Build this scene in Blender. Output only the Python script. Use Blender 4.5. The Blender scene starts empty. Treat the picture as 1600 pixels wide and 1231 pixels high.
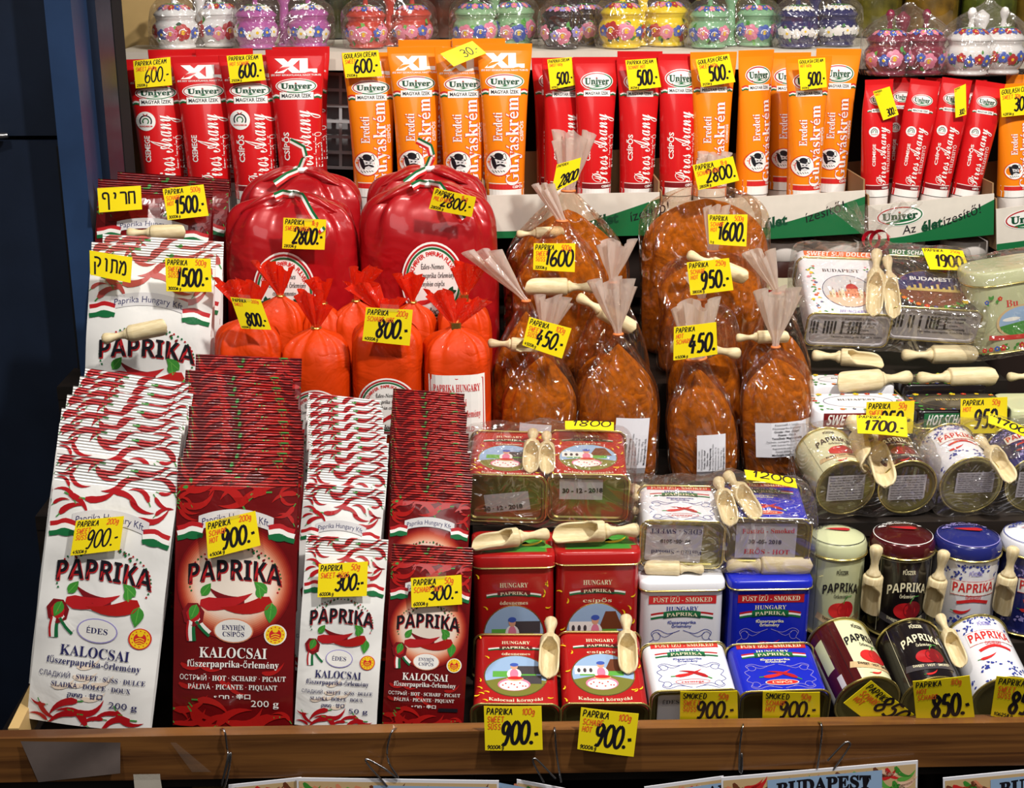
import bpy, math, random
from mathutils import Vector as V, Matrix, Euler
rnd = random.Random(7)
SC = bpy.context.scene
COL = SC.collection
R_ = math.radians
# ------------------------------------------------------------------ camera
F = 2200.0
CAMZ = 1.471
cam = bpy.data.cameras.new('camera')
camo = bpy.data.objects.new('camera', cam)
COL.objects.link(camo)
camo.location = (0, 0, CAMZ)
camo.rotation_euler = (R_(72), 0, R_(-1.7))
cam.sensor_width = 36
cam.lens = F / 1600 * 36
cam.clip_start = .05
SC.camera = camo
CR = Euler((R_(72), 0, R_(-1.7))).to_matrix()
CO = V((0, 0, CAMZ))
# ------------------------------------------------------------------ world, lamps, exposure
w = bpy.data.worlds.new('world')
SC.world = w
w.use_nodes = True
w.node_tree.nodes['Background'].inputs[0].default_value = (1, .93, .85, 1)
w.node_tree.nodes['Background'].inputs[1].default_value = .05


def lamp(name, loc, target, size, power, col=(1, .95, .88)):
    l = bpy.data.lights.new(name, 'AREA')
    l.shape = 'DISK'
    l.size = size
    l.energy = power
    l.color = col
    o = bpy.data.objects.new(name, l)
    COL.objects.link(o)
    o.location = loc
    o.rotation_euler = (V(target) - V(loc)).to_track_quat('-Z', 'Y').to_euler()


lamp('shop_spot_key', (.62, .72, 2.30), (.0, 1.40, .95), .08, 19)
lamp('shop_spot_side', (1.45, .80, 2.25), (.3, 1.5, .95), .10, 6)
lamp('shop_spot_left', (-.50, .62, 2.40), (-.1, 1.5, .95), .09, 8)
lamp('added_front_fill', (.1, -.4, 2.1), (0, 1.5, 1.0), .8, 3.0, (1, .97, .94))  # broad dim fill added in front, not a lamp of the shop
lamp('rear_disk_light', (.2, 1.40, 2.30), (.2, 1.85, 1.2), .2, 2.4, (1, .94, .85))  # small overhead disk light aimed at the rear tubes
vs = SC.view_settings
vs.view_transform = 'Standard'
vs.look = 'None'
vs.exposure = 0.42
vs.gamma = 1
vs.use_curve_mapping = False
SC.cycles.transparent_max_bounces = 24
SC.cycles.max_bounces = 8


# ------------------------------------------------------------------ pixel geometry
def ray(u, v):
    return CR @ V(((u - 800) / F, -(v - 615.5) / F, -1))


def at(u, v, Y):
    d = ray(u, v)
    return CO + d * (Y / d.y)


def depth(p):
    return -(CR.transposed() @ (p - CO)).z


def atz(u, Y, z):
    k = (u - 800) / F
    f = lambda x: (lambda q: q.x + k * q.z)(CR.transposed() @ (V((x, Y, z)) - CO))
    a, b = f(0), f(1)
    return V((-a / (b - a), Y, z))


class Fr:
    """local frame of an upright or leaning thing: x right, y away, z up along it"""

    def __init__(s, ub, vb, Y, ut, vt, wpx, al=0, z=None, yaw=0):
        s.o = V((at(ut, vt, Y).x, Y, z)) if ub is None else at(ub, vb, Y) if z is None else atz(ub, Y, z)
        a, y = R_(al), R_(yaw)
        n = V((math.sin(y) * math.cos(a), -math.cos(y) * math.cos(a), math.sin(a)))
        s.n = n
        d = ray(ut, vt)
        top = CO + d * ((s.o - CO).dot(n) / d.dot(n))
        s.h = (top - s.o).length
        s.Z = (top - s.o).normalized()
        s.Y = -n
        s.X = s.Y.cross(s.Z).normalized()
        s.w = wpx * depth(s.o) / F

    def hit(s, u, v, off=0):
        p = s.o + s.n * off
        d = ray(u, v)
        return CO + d * ((p - CO).dot(s.n) / d.dot(s.n))

    def M(s, o=None):
        m = Matrix((s.X, s.Y, s.Z)).transposed().to_4x4()
        m.translation = s.o if o is None else o
        return m


# ------------------------------------------------------------------ materials
MC = {}


def lin(c):
    return tuple(((x / 255) / 12.92 if x / 255 <= .04045 else ((x / 255 + .055) / 1.055) ** 2.4) for x in c) + (1,)


def nd(nt, t, **k):
    n = nt.nodes.new(t)
    for a, b in k.items():
        if isinstance(a, str) and hasattr(n, a):
            setattr(n, a, b)
    return n


def M(name, col=None, rough=.45, metal=0, coat=0, var=0, vs_=60, bump=None, crimp=None, spec=.5, trans=0, ior=1.45, wood=None, emit=0, ridge=False):
    if name in MC:
        return MC[name]
    m = bpy.data.materials.new(name)
    m.use_nodes = True
    nt = m.node_tree
    b = nt.nodes['Principled BSDF']
    I = b.inputs
    I['Base Color'].default_value = lin(col)
    I['Roughness'].default_value = rough
    I['Metallic'].default_value = metal
    I['Coat Weight'].default_value = coat
    I['Coat Roughness'].default_value = .06
    I['Specular IOR Level'].default_value = spec
    I['Transmission Weight'].default_value = trans
    I['IOR'].default_value = ior
    L = nt.links.new
    tc = nd(nt, 'ShaderNodeTexCoord')
    if var:
        n = nd(nt, 'ShaderNodeTexNoise')
        n.inputs['Scale'].default_value = vs_
        n.inputs['Detail'].default_value = 5
        L(tc.outputs['Object'], n.inputs['Vector'])
        h = nd(nt, 'ShaderNodeHueSaturation')
        mr = nd(nt, 'ShaderNodeMapRange')
        mr.inputs[1].default_value = .3
        mr.inputs[2].default_value = .7
        mr.inputs[3].default_value = 1 - var
        mr.inputs[4].default_value = 1 + var
        L(n.outputs[0], mr.inputs[0])
        L(mr.outputs[0], h.inputs['Value'])
        h.inputs['Color'].default_value = lin(col)
        L(h.outputs[0], I['Base Color'])
    if wood:
        mp = nd(nt, 'ShaderNodeMapping')
        mp.inputs['Scale'].default_value = wood[0]
        L(tc.outputs['Object'], mp.inputs['Vector'])
        n = nd(nt, 'ShaderNodeTexNoise')
        n.inputs['Scale'].default_value = wood[1]
        n.inputs['Detail'].default_value = 6
        n.inputs['Distortion'].default_value = .6
        L(mp.outputs[0], n.inputs['Vector'])
        cr = nd(nt, 'ShaderNodeValToRGB')
        cr.color_ramp.elements[0].position = .36
        cr.color_ramp.elements[0].color = lin(wood[2])
        cr.color_ramp.elements[1].position = .62
        cr.color_ramp.elements[1].color = lin(col)
        L(n.outputs[0], cr.inputs[0])
        L(cr.outputs[0], I['Base Color'])
    nrm = None
    if bump:
        n = nd(nt, 'ShaderNodeTexNoise')
        n.inputs['Scale'].default_value = bump[0]
        n.inputs['Detail'].default_value = bump[3] if len(bump) > 3 else 3
        n.inputs['Distortion'].default_value = .8
        L(tc.outputs['Object'], n.inputs['Vector'])
        bp = nd(nt, 'ShaderNodeBump')
        bp.inputs['Strength'].default_value = bump[1]
        bp.inputs['Distance'].default_value = bump[2]
        if ridge:
            rg = nd(nt, 'ShaderNodeMath', operation='PINGPONG')
            rg.inputs[1].default_value = .12
            L(n.outputs[0], rg.inputs[0])
            L(rg.outputs[0], bp.inputs['Height'])
        else:
            L(n.outputs[0], bp.inputs['Height'])
        nrm = bp
    if crimp:
        sx = nd(nt, 'ShaderNodeSeparateXYZ')
        L(tc.outputs['Object'], sx.inputs[0])
        mu = nd(nt, 'ShaderNodeMath', operation='MULTIPLY')
        mu.inputs[1].default_value = 2 * math.pi / crimp[1]
        L(sx.outputs[2], mu.inputs[0])
        si = nd(nt, 'ShaderNodeMath', operation='SINE')
        L(mu.outputs[0], si.inputs[0])
        gt = nd(nt, 'ShaderNodeMath', operation='GREATER_THAN')
        gt.inputs[1].default_value = crimp[0]
        L(sx.outputs[2], gt.inputs[0])
        m2 = nd(nt, 'ShaderNodeMath', operation='MULTIPLY')
        L(si.outputs[0], m2.inputs[0])
        L(gt.outputs[0], m2.inputs[1])
        bp = nd(nt, 'ShaderNodeBump')
        bp.inputs['Strength'].default_value = crimp[2]
        bp.inputs['Distance'].default_value = .0006
        L(m2.outputs[0], bp.inputs['Height'])
        if nrm:
            L(nrm.outputs[0], bp.inputs['Normal'])
        nrm = bp
    if nrm:
        L(nrm.outputs[0], I['Normal'])
        L(nrm.outputs[0], I['Coat Normal'])
    if emit:
        I['Emission Color'].default_value = lin(col)
        I['Emission Strength'].default_value = emit
    MC[name] = m
    return m


def film(name, tint=(255, 255, 255), gl=.10, haze=.05, bump=(45, .5, .004), rough=.10, hz=(235, 215, 200), stretch=.5):
    """clear wrapping film: see-through, wrinkled and shiny"""
    m = bpy.data.materials.new(name)
    m.use_nodes = True
    nt = m.node_tree
    L = nt.links.new
    nt.nodes.remove(nt.nodes['Principled BSDF'])
    out = nt.nodes['Material Output']
    tr = nd(nt, 'ShaderNodeBsdfTransparent')
    tr.inputs[0].default_value = lin(tint)
    g = nd(nt, 'ShaderNodeBsdfGlossy')
    g.inputs['Roughness'].default_value = rough
    df = nd(nt, 'ShaderNodeBsdfDiffuse')
    df.inputs[0].default_value = lin(hz)
    tl = nd(nt, 'ShaderNodeBsdfTranslucent')
    tl.inputs[0].default_value = lin(hz)
    tc = nd(nt, 'ShaderNodeTexCoord')
    n = nd(nt, 'ShaderNodeTexNoise')
    n.inputs['Scale'].default_value = bump[0]
    n.inputs['Detail'].default_value = 2
    n.inputs['Distortion'].default_value = 1.5
    mp = nd(nt, 'ShaderNodeMapping')
    mp.inputs['Scale'].default_value = (1, 1, stretch)
    mp.inputs['Rotation'].default_value = (0, .35, 0)
    L(tc.outputs['Object'], mp.inputs['Vector'])
    L(mp.outputs[0], n.inputs['Vector'])
    rg = nd(nt, 'ShaderNodeMath', operation='PINGPONG')
    rg.inputs[1].default_value = .14
    L(n.outputs[0], rg.inputs[0])
    bp = nd(nt, 'ShaderNodeBump')
    bp.inputs['Strength'].default_value = bump[1]
    bp.inputs['Distance'].default_value = bump[2] * 2.5
    L(rg.outputs[0], bp.inputs['Height'])
    L(bp.outputs[0], g.inputs['Normal'])
    lw = nd(nt, 'ShaderNodeLayerWeight')
    lw.inputs[0].default_value = .25
    ma = nd(nt, 'ShaderNodeMath', operation='MULTIPLY_ADD')
    ma.inputs[1].default_value = .35
    ma.inputs[2].default_value = gl
    L(lw.outputs['Facing'], ma.inputs[0])
    mh = nd(nt, 'ShaderNodeMixShader')
    mh.inputs[0].default_value = .5
    L(df.outputs[0], mh.inputs[1])
    L(tl.outputs[0], mh.inputs[2])
    m0 = nd(nt, 'ShaderNodeMixShader')
    m0.inputs[0].default_value = haze
    L(tr.outputs[0], m0.inputs[1])
    L(mh.outputs[0], m0.inputs[2])
    m1 = nd(nt, 'ShaderNodeMixShader')
    L(ma.outputs[0], m1.inputs[0])
    L(m0.outputs[0], m1.inputs[1])
    L(g.outputs[0], m1.inputs[2])
    L(m1.outputs[0], out.inputs[0])
    MC[name] = m
    return m


film('clear_film', gl=.10, haze=.06, bump=(16, 1, .016), stretch=1, rough=.12)
film('bag_film', tint=(255, 244, 232), gl=.15, haze=.012, bump=(14, 1, .05), rough=.07, stretch=.5)
film('tuft_film', tint=(255, 236, 222), gl=.16, haze=.66, bump=(60, .8, .008), hz=(255, 244, 236), stretch=.3)
film('clear_tape', gl=.05, haze=.14, bump=(80, .2, .002), hz=(235, 220, 205))
film('red_tuft', tint=(255, 60, 30), gl=.10, haze=.88, bump=(70, .6, .006), rough=.18, hz=(255, 58, 26))
film('jar_glass', tint=(240, 245, 240), gl=.06, haze=0, bump=(10, .02, .001), rough=.03)

# ink colours for print
INK = dict(black=(22, 20, 28), white=(238, 236, 232), red=(178, 26, 32), green=(22, 104, 58), dgreen=(12, 70, 45), dred=(120, 16, 24),
           navy=(38, 38, 92), blue=(48, 62, 150), gold=(196, 170, 96), orange=(226, 100, 30), yellow=(240, 200, 30), pink=(226, 130, 160),
           cream=(232, 224, 190), skyb=(150, 180, 215), grey=(150, 148, 150), lgrey=(205, 203, 205), brown=(110, 60, 36), lgreen=(96, 170, 70),
           peach=(238, 196, 168), peach2=(222, 140, 104), tan=(206, 176, 130), lil=(150, 140, 205), dgrey=(70, 66, 70), orchid=(176, 84, 150),
           hand=(240, 110, 40), leaf=(60, 140, 50), ghost=(232, 214, 196), skin=(214, 160, 130), pblue=(60, 90, 180), wred=(206, 40, 40), olive=(120, 120, 50))


def ink(n):
    if n in MC:
        return n
    if n in INK:
        M(n, INK[n], rough=.38, coat=.15)
    return n


# ------------------------------------------------------------------ mesh builder
class MB:
    def __init__(s):
        s.v, s.f, s.m, s.sm, s.names = [], [], [], [], []

    def mi(s, n):
        ink(n)
        if n not in s.names:
            s.names.append(n)
        return s.names.index(n)

    def add(s, verts, faces, mat, smooth=False):
        b = len(s.v)
        s.v += [tuple(p) for p in verts]
        k = s.mi(mat)
        for f in faces:
            s.f.append([b + i for i in f])
            s.m.append(k)
            s.sm.append(smooth)

    def grid(s, fn, nu, nv, mat, smooth=True, closed=False, flip=False):
        vs_ = [fn(i / nu, j / nv) for j in range(nv + 1) for i in range(nu if closed else nu + 1)]
        r = nu if closed else nu + 1
        fs = []
        for j in range(nv):
            for i in range(nu):
                a, b = j * r + i, j * r + (i + 1) % r
                q = [a, b, b + r, a + r]
                fs.append(q[::-1] if flip else q)
        s.add(vs_, fs, mat, smooth)

    def loft(s, rings, mat, smooth=True, cap0=True, cap1=True):
        n = len(rings[0])
        fs = []
        for j in range(len(rings) - 1):
            for i in range(n):
                a, b = j * n + i, j * n + (i + 1) % n
                fs.append([a, b, b + n, a + n])
        s.add([p for r in rings for p in r], fs, mat, smooth)
        if cap0:
            s.add(rings[0], [list(range(n))[::-1]], mat)
        if cap1:
            s.add(rings[-1], [list(range(n))], mat)

    def lathe(s, prof, n, mat, c=(0, 0, 0), cap0=True, cap1=True, ax=None):
        rings = []
        for r, z in prof:
            rings.append([V((c[0] + r * math.cos(2 * math.pi * i / n), c[1] + r * math.sin(2 * math.pi * i / n), c[2] + z)) for i in range(n)])
        if ax is not None:
            rings = [[ax @ p for p in r] for r in rings]
        s.loft(rings, mat, True, cap0, cap1)

    def box(s, a, b, mat):
        x0, y0, z0 = a
        x1, y1, z1 = b
        s.add([(x0, y0, z0), (x1, y0, z0), (x1, y1, z0), (x0, y1, z0), (x0, y0, z1), (x1, y0, z1), (x1, y1, z1), (x0, y1, z1)],
              [[3, 2, 1, 0], [4, 5, 6, 7], [0, 1, 5, 4], [1, 2, 6, 5], [2, 3, 7, 6], [3, 0, 4, 7]], mat)

    def tube(s, pts, r, n, mat, ry=None):
        pts = [V(p) for p in pts]
        rings = []
        for i, p in enumerate(pts):
            t = (pts[min(i + 1, len(pts) - 1)] - pts[max(i - 1, 0)]).normalized()
            up = V((0, 0, 1)) if abs(t.z) < .9 else V((0, 1, 0))
            a = t.cross(up).normalized()
            b = a.cross(t)
            rr = r[i] if isinstance(r, (list, tuple)) else r
            rings.append([p + a * rr * math.cos(2 * math.pi * k / n) + b * (ry or rr) * math.sin(2 * math.pi * k / n) for k in range(n)])
        s.loft(rings, mat)

    def mesh(s, name):
        me = bpy.data.meshes.new(name)
        me.from_pydata(s.v, [], s.f)
        for n in s.names:
            me.materials.append(MC[n])
        me.polygons.foreach_set('material_index', s.m)
        me.polygons.foreach_set('use_smooth', s.sm)
        me.update()
        return me

    def build(s, name, parent=None, mw=None):
        o = bpy.data.objects.new(name, s.mesh(name))
        COL.objects.link(o)
        if parent:
            o.parent = parent
        if mw is not None:
            o.matrix_world = mw
        return o


def tag(o, label, cat, group=None, kind=None):
    if label:
        o['label'] = label
    if cat:
        o['category'] = cat
    if group:
        o['group'] = group
    if kind:
        o['kind'] = kind
    return o


def thing(name, mw, label, cat, group=None):
    o = bpy.data.objects.new(name, None)
    COL.objects.link(o)
    o.empty_display_size = .02
    o.matrix_world = mw
    return tag(o, label, cat, group)


def dup(root, mw, label, group=None):
    """a copy of a thing with copies of its parts"""
    r = root.copy()
    COL.objects.link(r)
    r.matrix_world = mw
    r['label'] = label
    if group:
        r['group'] = group
    for ch in list(root.children):
        c = ch.copy()
        COL.objects.link(c)
        c.parent = r
        for g in ch.children:
            d = g.copy()
            COL.objects.link(d)
            d.parent = c
    return r


# ------------------------------------------------------------------ text
TC = {}


def _map(s, up, lo):
    r = ''
    for ch in s:
        if 'A' <= ch <= 'Z':
            r += chr(up + ord(ch) - 65)
        elif 'a' <= ch <= 'z':
            r += chr(lo + ord(ch) - 97)
        else:
            r += ch
    return r


def glyphs(s, font):
    k = (s, font)
    if k in TC:
        return TC[k]
    off = 0
    t = s
    if font == 'bold':
        off = .022
    elif font == 'heavy':
        off = .04
    elif font == 'fat':
        off = .062
    elif font == 'serif':
        t = _map(s, 0x1D400, 0x1D41A)
    elif font == 'serifx':
        t = _map(s, 0x1D400, 0x1D41A)
        off = .03
    elif font == 'script':
        t = _map(s, 0x1D4D0, 0x1D4EA)
    elif font == 'serifit':
        t = _map(s, 0x1D468, 0x1D482)
    elif font == 'sansb':
        t = _map(s, 0x1D5D4, 0x1D5EE)
    elif font == 'sansbx':
        t = _map(s, 0x1D5D4, 0x1D5EE)
        off = .055
    c = bpy.data.curves.new('t', 'FONT')
    c.body = t
    c.size = 1
    c.offset = off
    c.resolution_u = 2
    c.align_x = 'CENTER'
    o = bpy.data.objects.new('t', c)
    me = o.to_mesh()
    vs_ = [(v.co.x, v.co.y) for v in me.vertices]
    fs = [list(p.vertices) for p in me.polygons]
    o.to_mesh_clear()
    bpy.data.objects.remove(o)
    bpy.data.curves.remove(c)
    xs = [v[0] for v in vs_] or [0, 1]
    TC[k] = (vs_, fs, min(xs), max(xs))
    return TC[k]


HW = {'0': [[(.5, 1), (.2, .85), (.05, .5), (.2, .1), (.5, 0), (.8, .15), (.95, .5), (.8, .88), (.45, 1)]],
      '1': [[(.15, .65), (.55, 1), (.5, .5), (.45, 0)]],
      '2': [[(.1, .75), (.3, .98), (.65, .98), (.85, .75), (.6, .4), (.05, .02), (.5, .04), (.95, .05)]],
      '3': [[(.1, .9), (.5, 1), (.85, .8), (.7, .58), (.35, .52), (.75, .45), (.9, .22), (.55, 0), (.05, .12)]],
      '4': [[(.45, 1), (.25, .7), (.05, .4), (.5, .4), (.9, .42)], [(.65, .65), (.6, .3), (.55, -.05)]],
      '5': [[(.9, 1), (.6, .98), (.3, .97), (.2, .58), (.6, .62), (.88, .35), (.65, .03), (.1, .05)]],
      '6': [[(.75, 1), (.3, .7), (.08, .3), (.3, .02), (.75, .05), (.9, .3), (.65, .5), (.25, .4), (.1, .25)]],
      '7': [[(.1, .95), (.5, .95), (.9, .97), (.6, .5), (.4, 0)]],
      '8': [[(.8, .85), (.45, 1), (.15, .8), (.4, .55), (.8, .3), (.6, .02), (.25, .05), (.1, .28), (.5, .52), (.85, .75), (.75, .9)]],
      '9': [[(.85, .8), (.5, 1), (.12, .8), (.2, .52), (.6, .5), (.85, .85), (.78, .4), (.5, 0), (.15, .02)]],
      '.': [[(.3, .05), (.36, .05)]], ':': [[(.3, .05), (.36, .05)], [(.3, .4), (.36, .4)]], '-': [[(.1, .42), (.7, .45)]], '/': [[(.1, 0), (.6, 1)]], ' ': [],
      'A': [[(0, 0), (.25, .6), (.45, 1), (.65, .5), (.85, 0)], [(.2, .4), (.7, .4)]],
      'B': [[(.1, 0), (.12, 1), (.6, .9), (.55, .6), (.15, .52), (.75, .35), (.6, .02), (.1, 0)]],
      'C': [[(.85, .85), (.5, 1), (.1, .6), (.2, .1), (.6, 0), (.85, .15)]],
      'D': [[(.15, 0), (.15, .98), (.6, .9), (.85, .5), (.6, .1), (.1, 0)]],
      'E': [[(.8, 1), (.15, .98), (.12, .5), (.12, .02), (.8, 0)], [(.12, .5), (.65, .52)]],
      'F': [[(.85, 1), (.15, .98), (.13, .5), (.12, 0)], [(.12, .5), (.65, .52)]],
      'G': [[(.85, .85), (.5, 1), (.1, .6), (.2, .1), (.6, 0), (.85, .2), (.85, .45), (.5, .45)]],
      'H': [[(.12, 1), (.1, 0)], [(.8, 1), (.78, 0)], [(.1, .5), (.8, .5)]],
      'I': [[(.3, 1), (.28, 0)]],
      'K': [[(.12, 1), (.1, 0)], [(.8, 1), (.4, .65), (.12, .45), (.5, .2), (.85, 0)]],
      'L': [[(.15, 1), (.12, .5), (.1, 0), (.5, .0), (.8, .02)]],
      'M': [[(.05, 0), (.12, 1), (.45, .35), (.8, 1), (.9, 0)]],
      'N': [[(.1, 0), (.12, 1), (.78, 0), (.8, 1)]],
      'O': [[(.5, 1), (.15, .8), (.1, .3), (.45, 0), (.85, .3), (.8, .8), (.5, 1)]],
      'P': [[(.12, 0), (.14, .5), (.15, 1), (.65, .95), (.8, .72), (.6, .48), (.15, .45)]],
      'R': [[(.12, 0), (.14, .5), (.15, 1), (.65, .95), (.8, .72), (.6, .5), (.2, .45), (.5, .2), (.85, 0)]],
      'S': [[(.8, .88), (.45, 1), (.12, .78), (.4, .53), (.78, .28), (.5, 0), (.08, .12)]],
      'T': [[(.02, .98), (.85, 1)], [(.45, .98), (.42, 0)]],
      'U': [[(.12, 1), (.1, .25), (.4, 0), (.75, .2), (.8, 1)]],
      'W': [[(.02, 1), (.22, 0), (.45, .7), (.68, 0), (.92, 1)]],
      'Z': [[(.1, 1), (.8, .97), (.45, .5), (.08, .02), (.85, .03)]],
      'g': [[(.75, .6), (.4, .68), (.12, .4), (.35, .12), (.72, .3), (.75, .6), (.72, -.1), (.4, -.3), (.1, -.15)]],
      'k': [[(.12, 1), (.1, 0)], [(.6, .6), (.12, .3), (.7, 0)]]}
HW.update({'ח': [[(.1, 0), (.12, .5), (.1, .95)], [(.05, .95), (.9, .95)], [(.82, .95), (.84, .5), (.82, 0)]], 'ר': [[(.08, .95), (.5, .96), (.82, .9), (.85, .5), (.85, 0)]],
           'י': [[(.35, .95), (.6, .92), (.6, .7), (.5, .5)]], 'ף': [[(.45, .55), (.15, .6), (.12, .92), (.5, 1), (.82, .85), (.82, .3), (.8, -.35)]],
           'מ': [[(.08, 0), (.2, .4), (.4, .75)], [(.12, 1), (.4, .75), (.65, .98), (.88, .7), (.86, .05), (.45, .02)]], 'ת': [[(0, .02), (.2, .08), (.24, .95)], [(.08, .95), (.6, .96), (.86, .85), (.86, 0)]],
           'ו': [[(.35, .95), (.6, .92), (.6, .5), (.58, 0)]], 'ק': [[(.08, .95), (.5, .97), (.85, .85), (.8, .5), (.5, .25)], [(.15, .6), (.15, .1), (.14, -.4)]]})
HW['Ü'] = HW['U'] + [[(.3, 1.2), (.34, 1.2)], [(.6, 1.2), (.64, 1.2)]]


def smooth2(p, n=3):
    if len(p) < 3:
        return p
    q = []
    for i in range(len(p) - 1):
        a, b, c, d = p[max(i - 1, 0)], p[i], p[i + 1], p[min(i + 2, len(p) - 1)]
        for k in range(n):
            t = k / n
            q.append(tuple(.5 * ((2 * b[j]) + (c[j] - a[j]) * t + (2 * a[j] - 5 * b[j] + 4 * c[j] - d[j]) * t * t + (3 * b[j] - a[j] - 3 * c[j] + d[j]) * t ** 3) for j in (0, 1)))
    q.append(p[-1])
    return q


def ribbon2(p, w):
    """flat strip along a 2d polyline; w is a width or a function of 0..1"""
    vs_, fs = [], []
    n = len(p)
    for i in range(n):
        a, b = p[max(i - 1, 0)], p[min(i + 1, n - 1)]
        dx, dz = b[0] - a[0], b[1] - a[1]
        l = math.hypot(dx, dz) or 1
        ww = (w(i / (n - 1)) if callable(w) else w) / 2
        vs_ += [(p[i][0] + dz / l * ww, p[i][1] - dx / l * ww), (p[i][0] - dz / l * ww, p[i][1] + dx / l * ww)]
        if i:
            k = 2 * i
            fs.append([k - 2, k, k + 1, k - 1])
    return vs_, fs


class Pr:
    """prints flat artwork onto a surface of a part: S(x, z, lift) -> local point"""

    def __init__(s, mb, S, eps=.00025, jit=0):
        s.mb, s.S, s.eps = mb, S, eps
        s.L = 1

    def put(s, vs_, fs, mat, layer=None):
        d = s.eps * (layer if layer is not None else s.L)
        s.mb.add([s.S(x, z, d) for x, z in vs_], fs, mat)

    def text(s, t, x, z, size, mat, font='sans', width=None, rot=0, bend=0, shear=0, layer=None, tilt=0, wmax=None):
        vs_, fs, a, b = glyphs(t, font)
        sx = size
        if width:
            sx = width / max(b - a, .01)
        elif wmax and size * (b - a) > wmax:
            sx = wmax / (b - a)
        cx = (a + b) / 2
        c, sn = math.cos(R_(rot)), math.sin(R_(rot))
        out = []
        hw = (b - a) * sx / 2 or 1
        for px, pz in vs_:
            X, Z = (px - cx) * sx + shear * pz * size, (pz - .35) * size
            if bend:
                Z -= bend * (X / hw) ** 2
            out.append((x + X * c - Z * sn, z + X * sn + Z * c))
        s.put(out, fs, mat, layer)

    def hand(s, t, x, z, size, mat, wf=.13, width=None, layer=None, sp=.72, slant=.12, jit=.04):
        """hand lettering with a felt pen, left aligned at x, base line z"""
        kw = {'.': .4, '1': .62, 'I': .45, '/': .45, ' ': .45, '-': .7, ':': .4}
        n = sum(kw.get(ch, 1) for ch in t)
        cw = size * sp if not width else width / n
        X = x
        for ch in t:
            k = kw.get(ch, 1)
            for st in HW.get(ch, []):
                jx, jz = rnd.uniform(-jit, jit), rnd.uniform(-jit, jit)
                p = [(X + (a * .9 * (.7 if k < 1 else 1) + jx) * cw + slant * b * size, z + (b + jz) * size) for a, b in smooth2(st)]
                if len(p) == 2 and ch in '.:Ü' and abs(p[0][0] - p[1][0]) < .1 * size:
                    r = wf * size * .6
                    s.disc(p[0][0], p[0][1], r, r, mat, layer, 8)
                else:
                    s.put(*ribbon2(p, wf * size), mat, layer)
            X += cw * k

    def disc(s, x, z, rx, rz, mat, layer=None, n=24, rings=None, rot=0, a0=0, a1=360):
        rings = rings or (3 if max(rx, rz) > .012 else 1)
        c, sn = math.cos(R_(rot)), math.sin(R_(rot))
        vs_ = [(x, z)]
        for k in range(1, rings + 1):
            for i in range(n + 1):
                a = R_(a0 + (a1 - a0) * i / n)
                X, Z = rx * k / rings * math.cos(a), rz * k / rings * math.sin(a)
                vs_.append((x + X * c - Z * sn, z + X * sn + Z * c))
        fs = [[0, 1 + i, 2 + i] for i in range(n)]
        for k in range(1, rings):
            o, q = 1 + (k - 1) * (n + 1), 1 + k * (n + 1)
            fs += [[o + i, q + i, q + i + 1, o + i + 1] for i in range(n)]
        s.put(vs_, fs, mat, layer)

    def ring(s, x, z, rx, rz, t, mat, layer=None, n=32, a0=0, a1=360):
        vs_, fs = [], []
        for i in range(n + 1):
            a = R_(a0 + (a1 - a0) * i / n)
            vs_ += [(x + rx * math.cos(a), z + rz * math.sin(a)), (x + (rx - t) * math.cos(a), z + (rz - t) * math.sin(a))]
            if i:
                k = 2 * i
                fs.append([k - 2, k, k + 1, k - 1])
        s.put(vs_, fs, mat, layer)

    def rect(s, x0, z0, x1, z1, mat, layer=None, nx=1, nz=1, f=None):
        vs_ = []
        for j in range(nz + 1):
            for i in range(nx + 1):
                p = (x0 + (x1 - x0) * i / nx, z0 + (z1 - z0) * j / nz)
                vs_.append(f(*p) if f else p)
        s.put(vs_, [[j * (nx + 1) + i, j * (nx + 1) + i + 1, (j + 1) * (nx + 1) + i + 1, (j + 1) * (nx + 1) + i] for j in range(nz) for i in range(nx)], mat, layer)

    def line(s, p, w, mat, layer=None, sm=3):
        s.put(*ribbon2(smooth2(p, sm) if sm else p, w), mat, layer)

    def chili(s, x, z, l, ang, mat='red', bend=.25, layer=None, fat=.2, stem='leaf'):
        c, sn = math.cos(R_(ang)), math.sin(R_(ang))
        pts = []
        for i in range(8):
            t = i / 7
            X, Z = (t - .5) * l, bend * l * (4 * (t - .5) ** 2 - .5)
            pts.append((x + X * c - Z * sn, z + X * sn + Z * c))
        s.put(*ribbon2(pts, lambda t: fat * l * (min(1, t * 5 + .45) * (1 - t ** 2.2) + .02)), mat, layer)
        if stem:
            X, Z = -.5 * l, bend * l * .5
            a = (x + X * c - Z * sn, z + X * sn + Z * c)
            X2, Z2 = -.66 * l, bend * l * 1.0
            s.put(*ribbon2([a, (x + X2 * c - Z2 * sn, z + X2 * sn + Z2 * c)], .045 * l), stem, layer)

    def leafs(s, x, z, l, ang, mat='leaf', layer=None):
        c, sn = math.cos(R_(ang)), math.sin(R_(ang))
        s.put(*ribbon2([(x + l * t / 6 * c, z + l * t / 6 * sn) for t in range(7)], lambda t: .6 * l * math.sin(math.pi * min(1, t ** .75)) + .01 * l), mat, layer)

    def flower(s, x, z, r, mat, cen='yellow', n=5, layer=None):
        for i in range(n):
            a = 2 * math.pi * i / n + .3
            s.disc(x + .6 * r * math.cos(a), z + .6 * r * math.sin(a), .48 * r, .48 * r, mat, layer, 8, 1)
        s.disc(x, z, .28 * r, .28 * r, cen, (layer or s.L) + .5, 8, 1)


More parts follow.
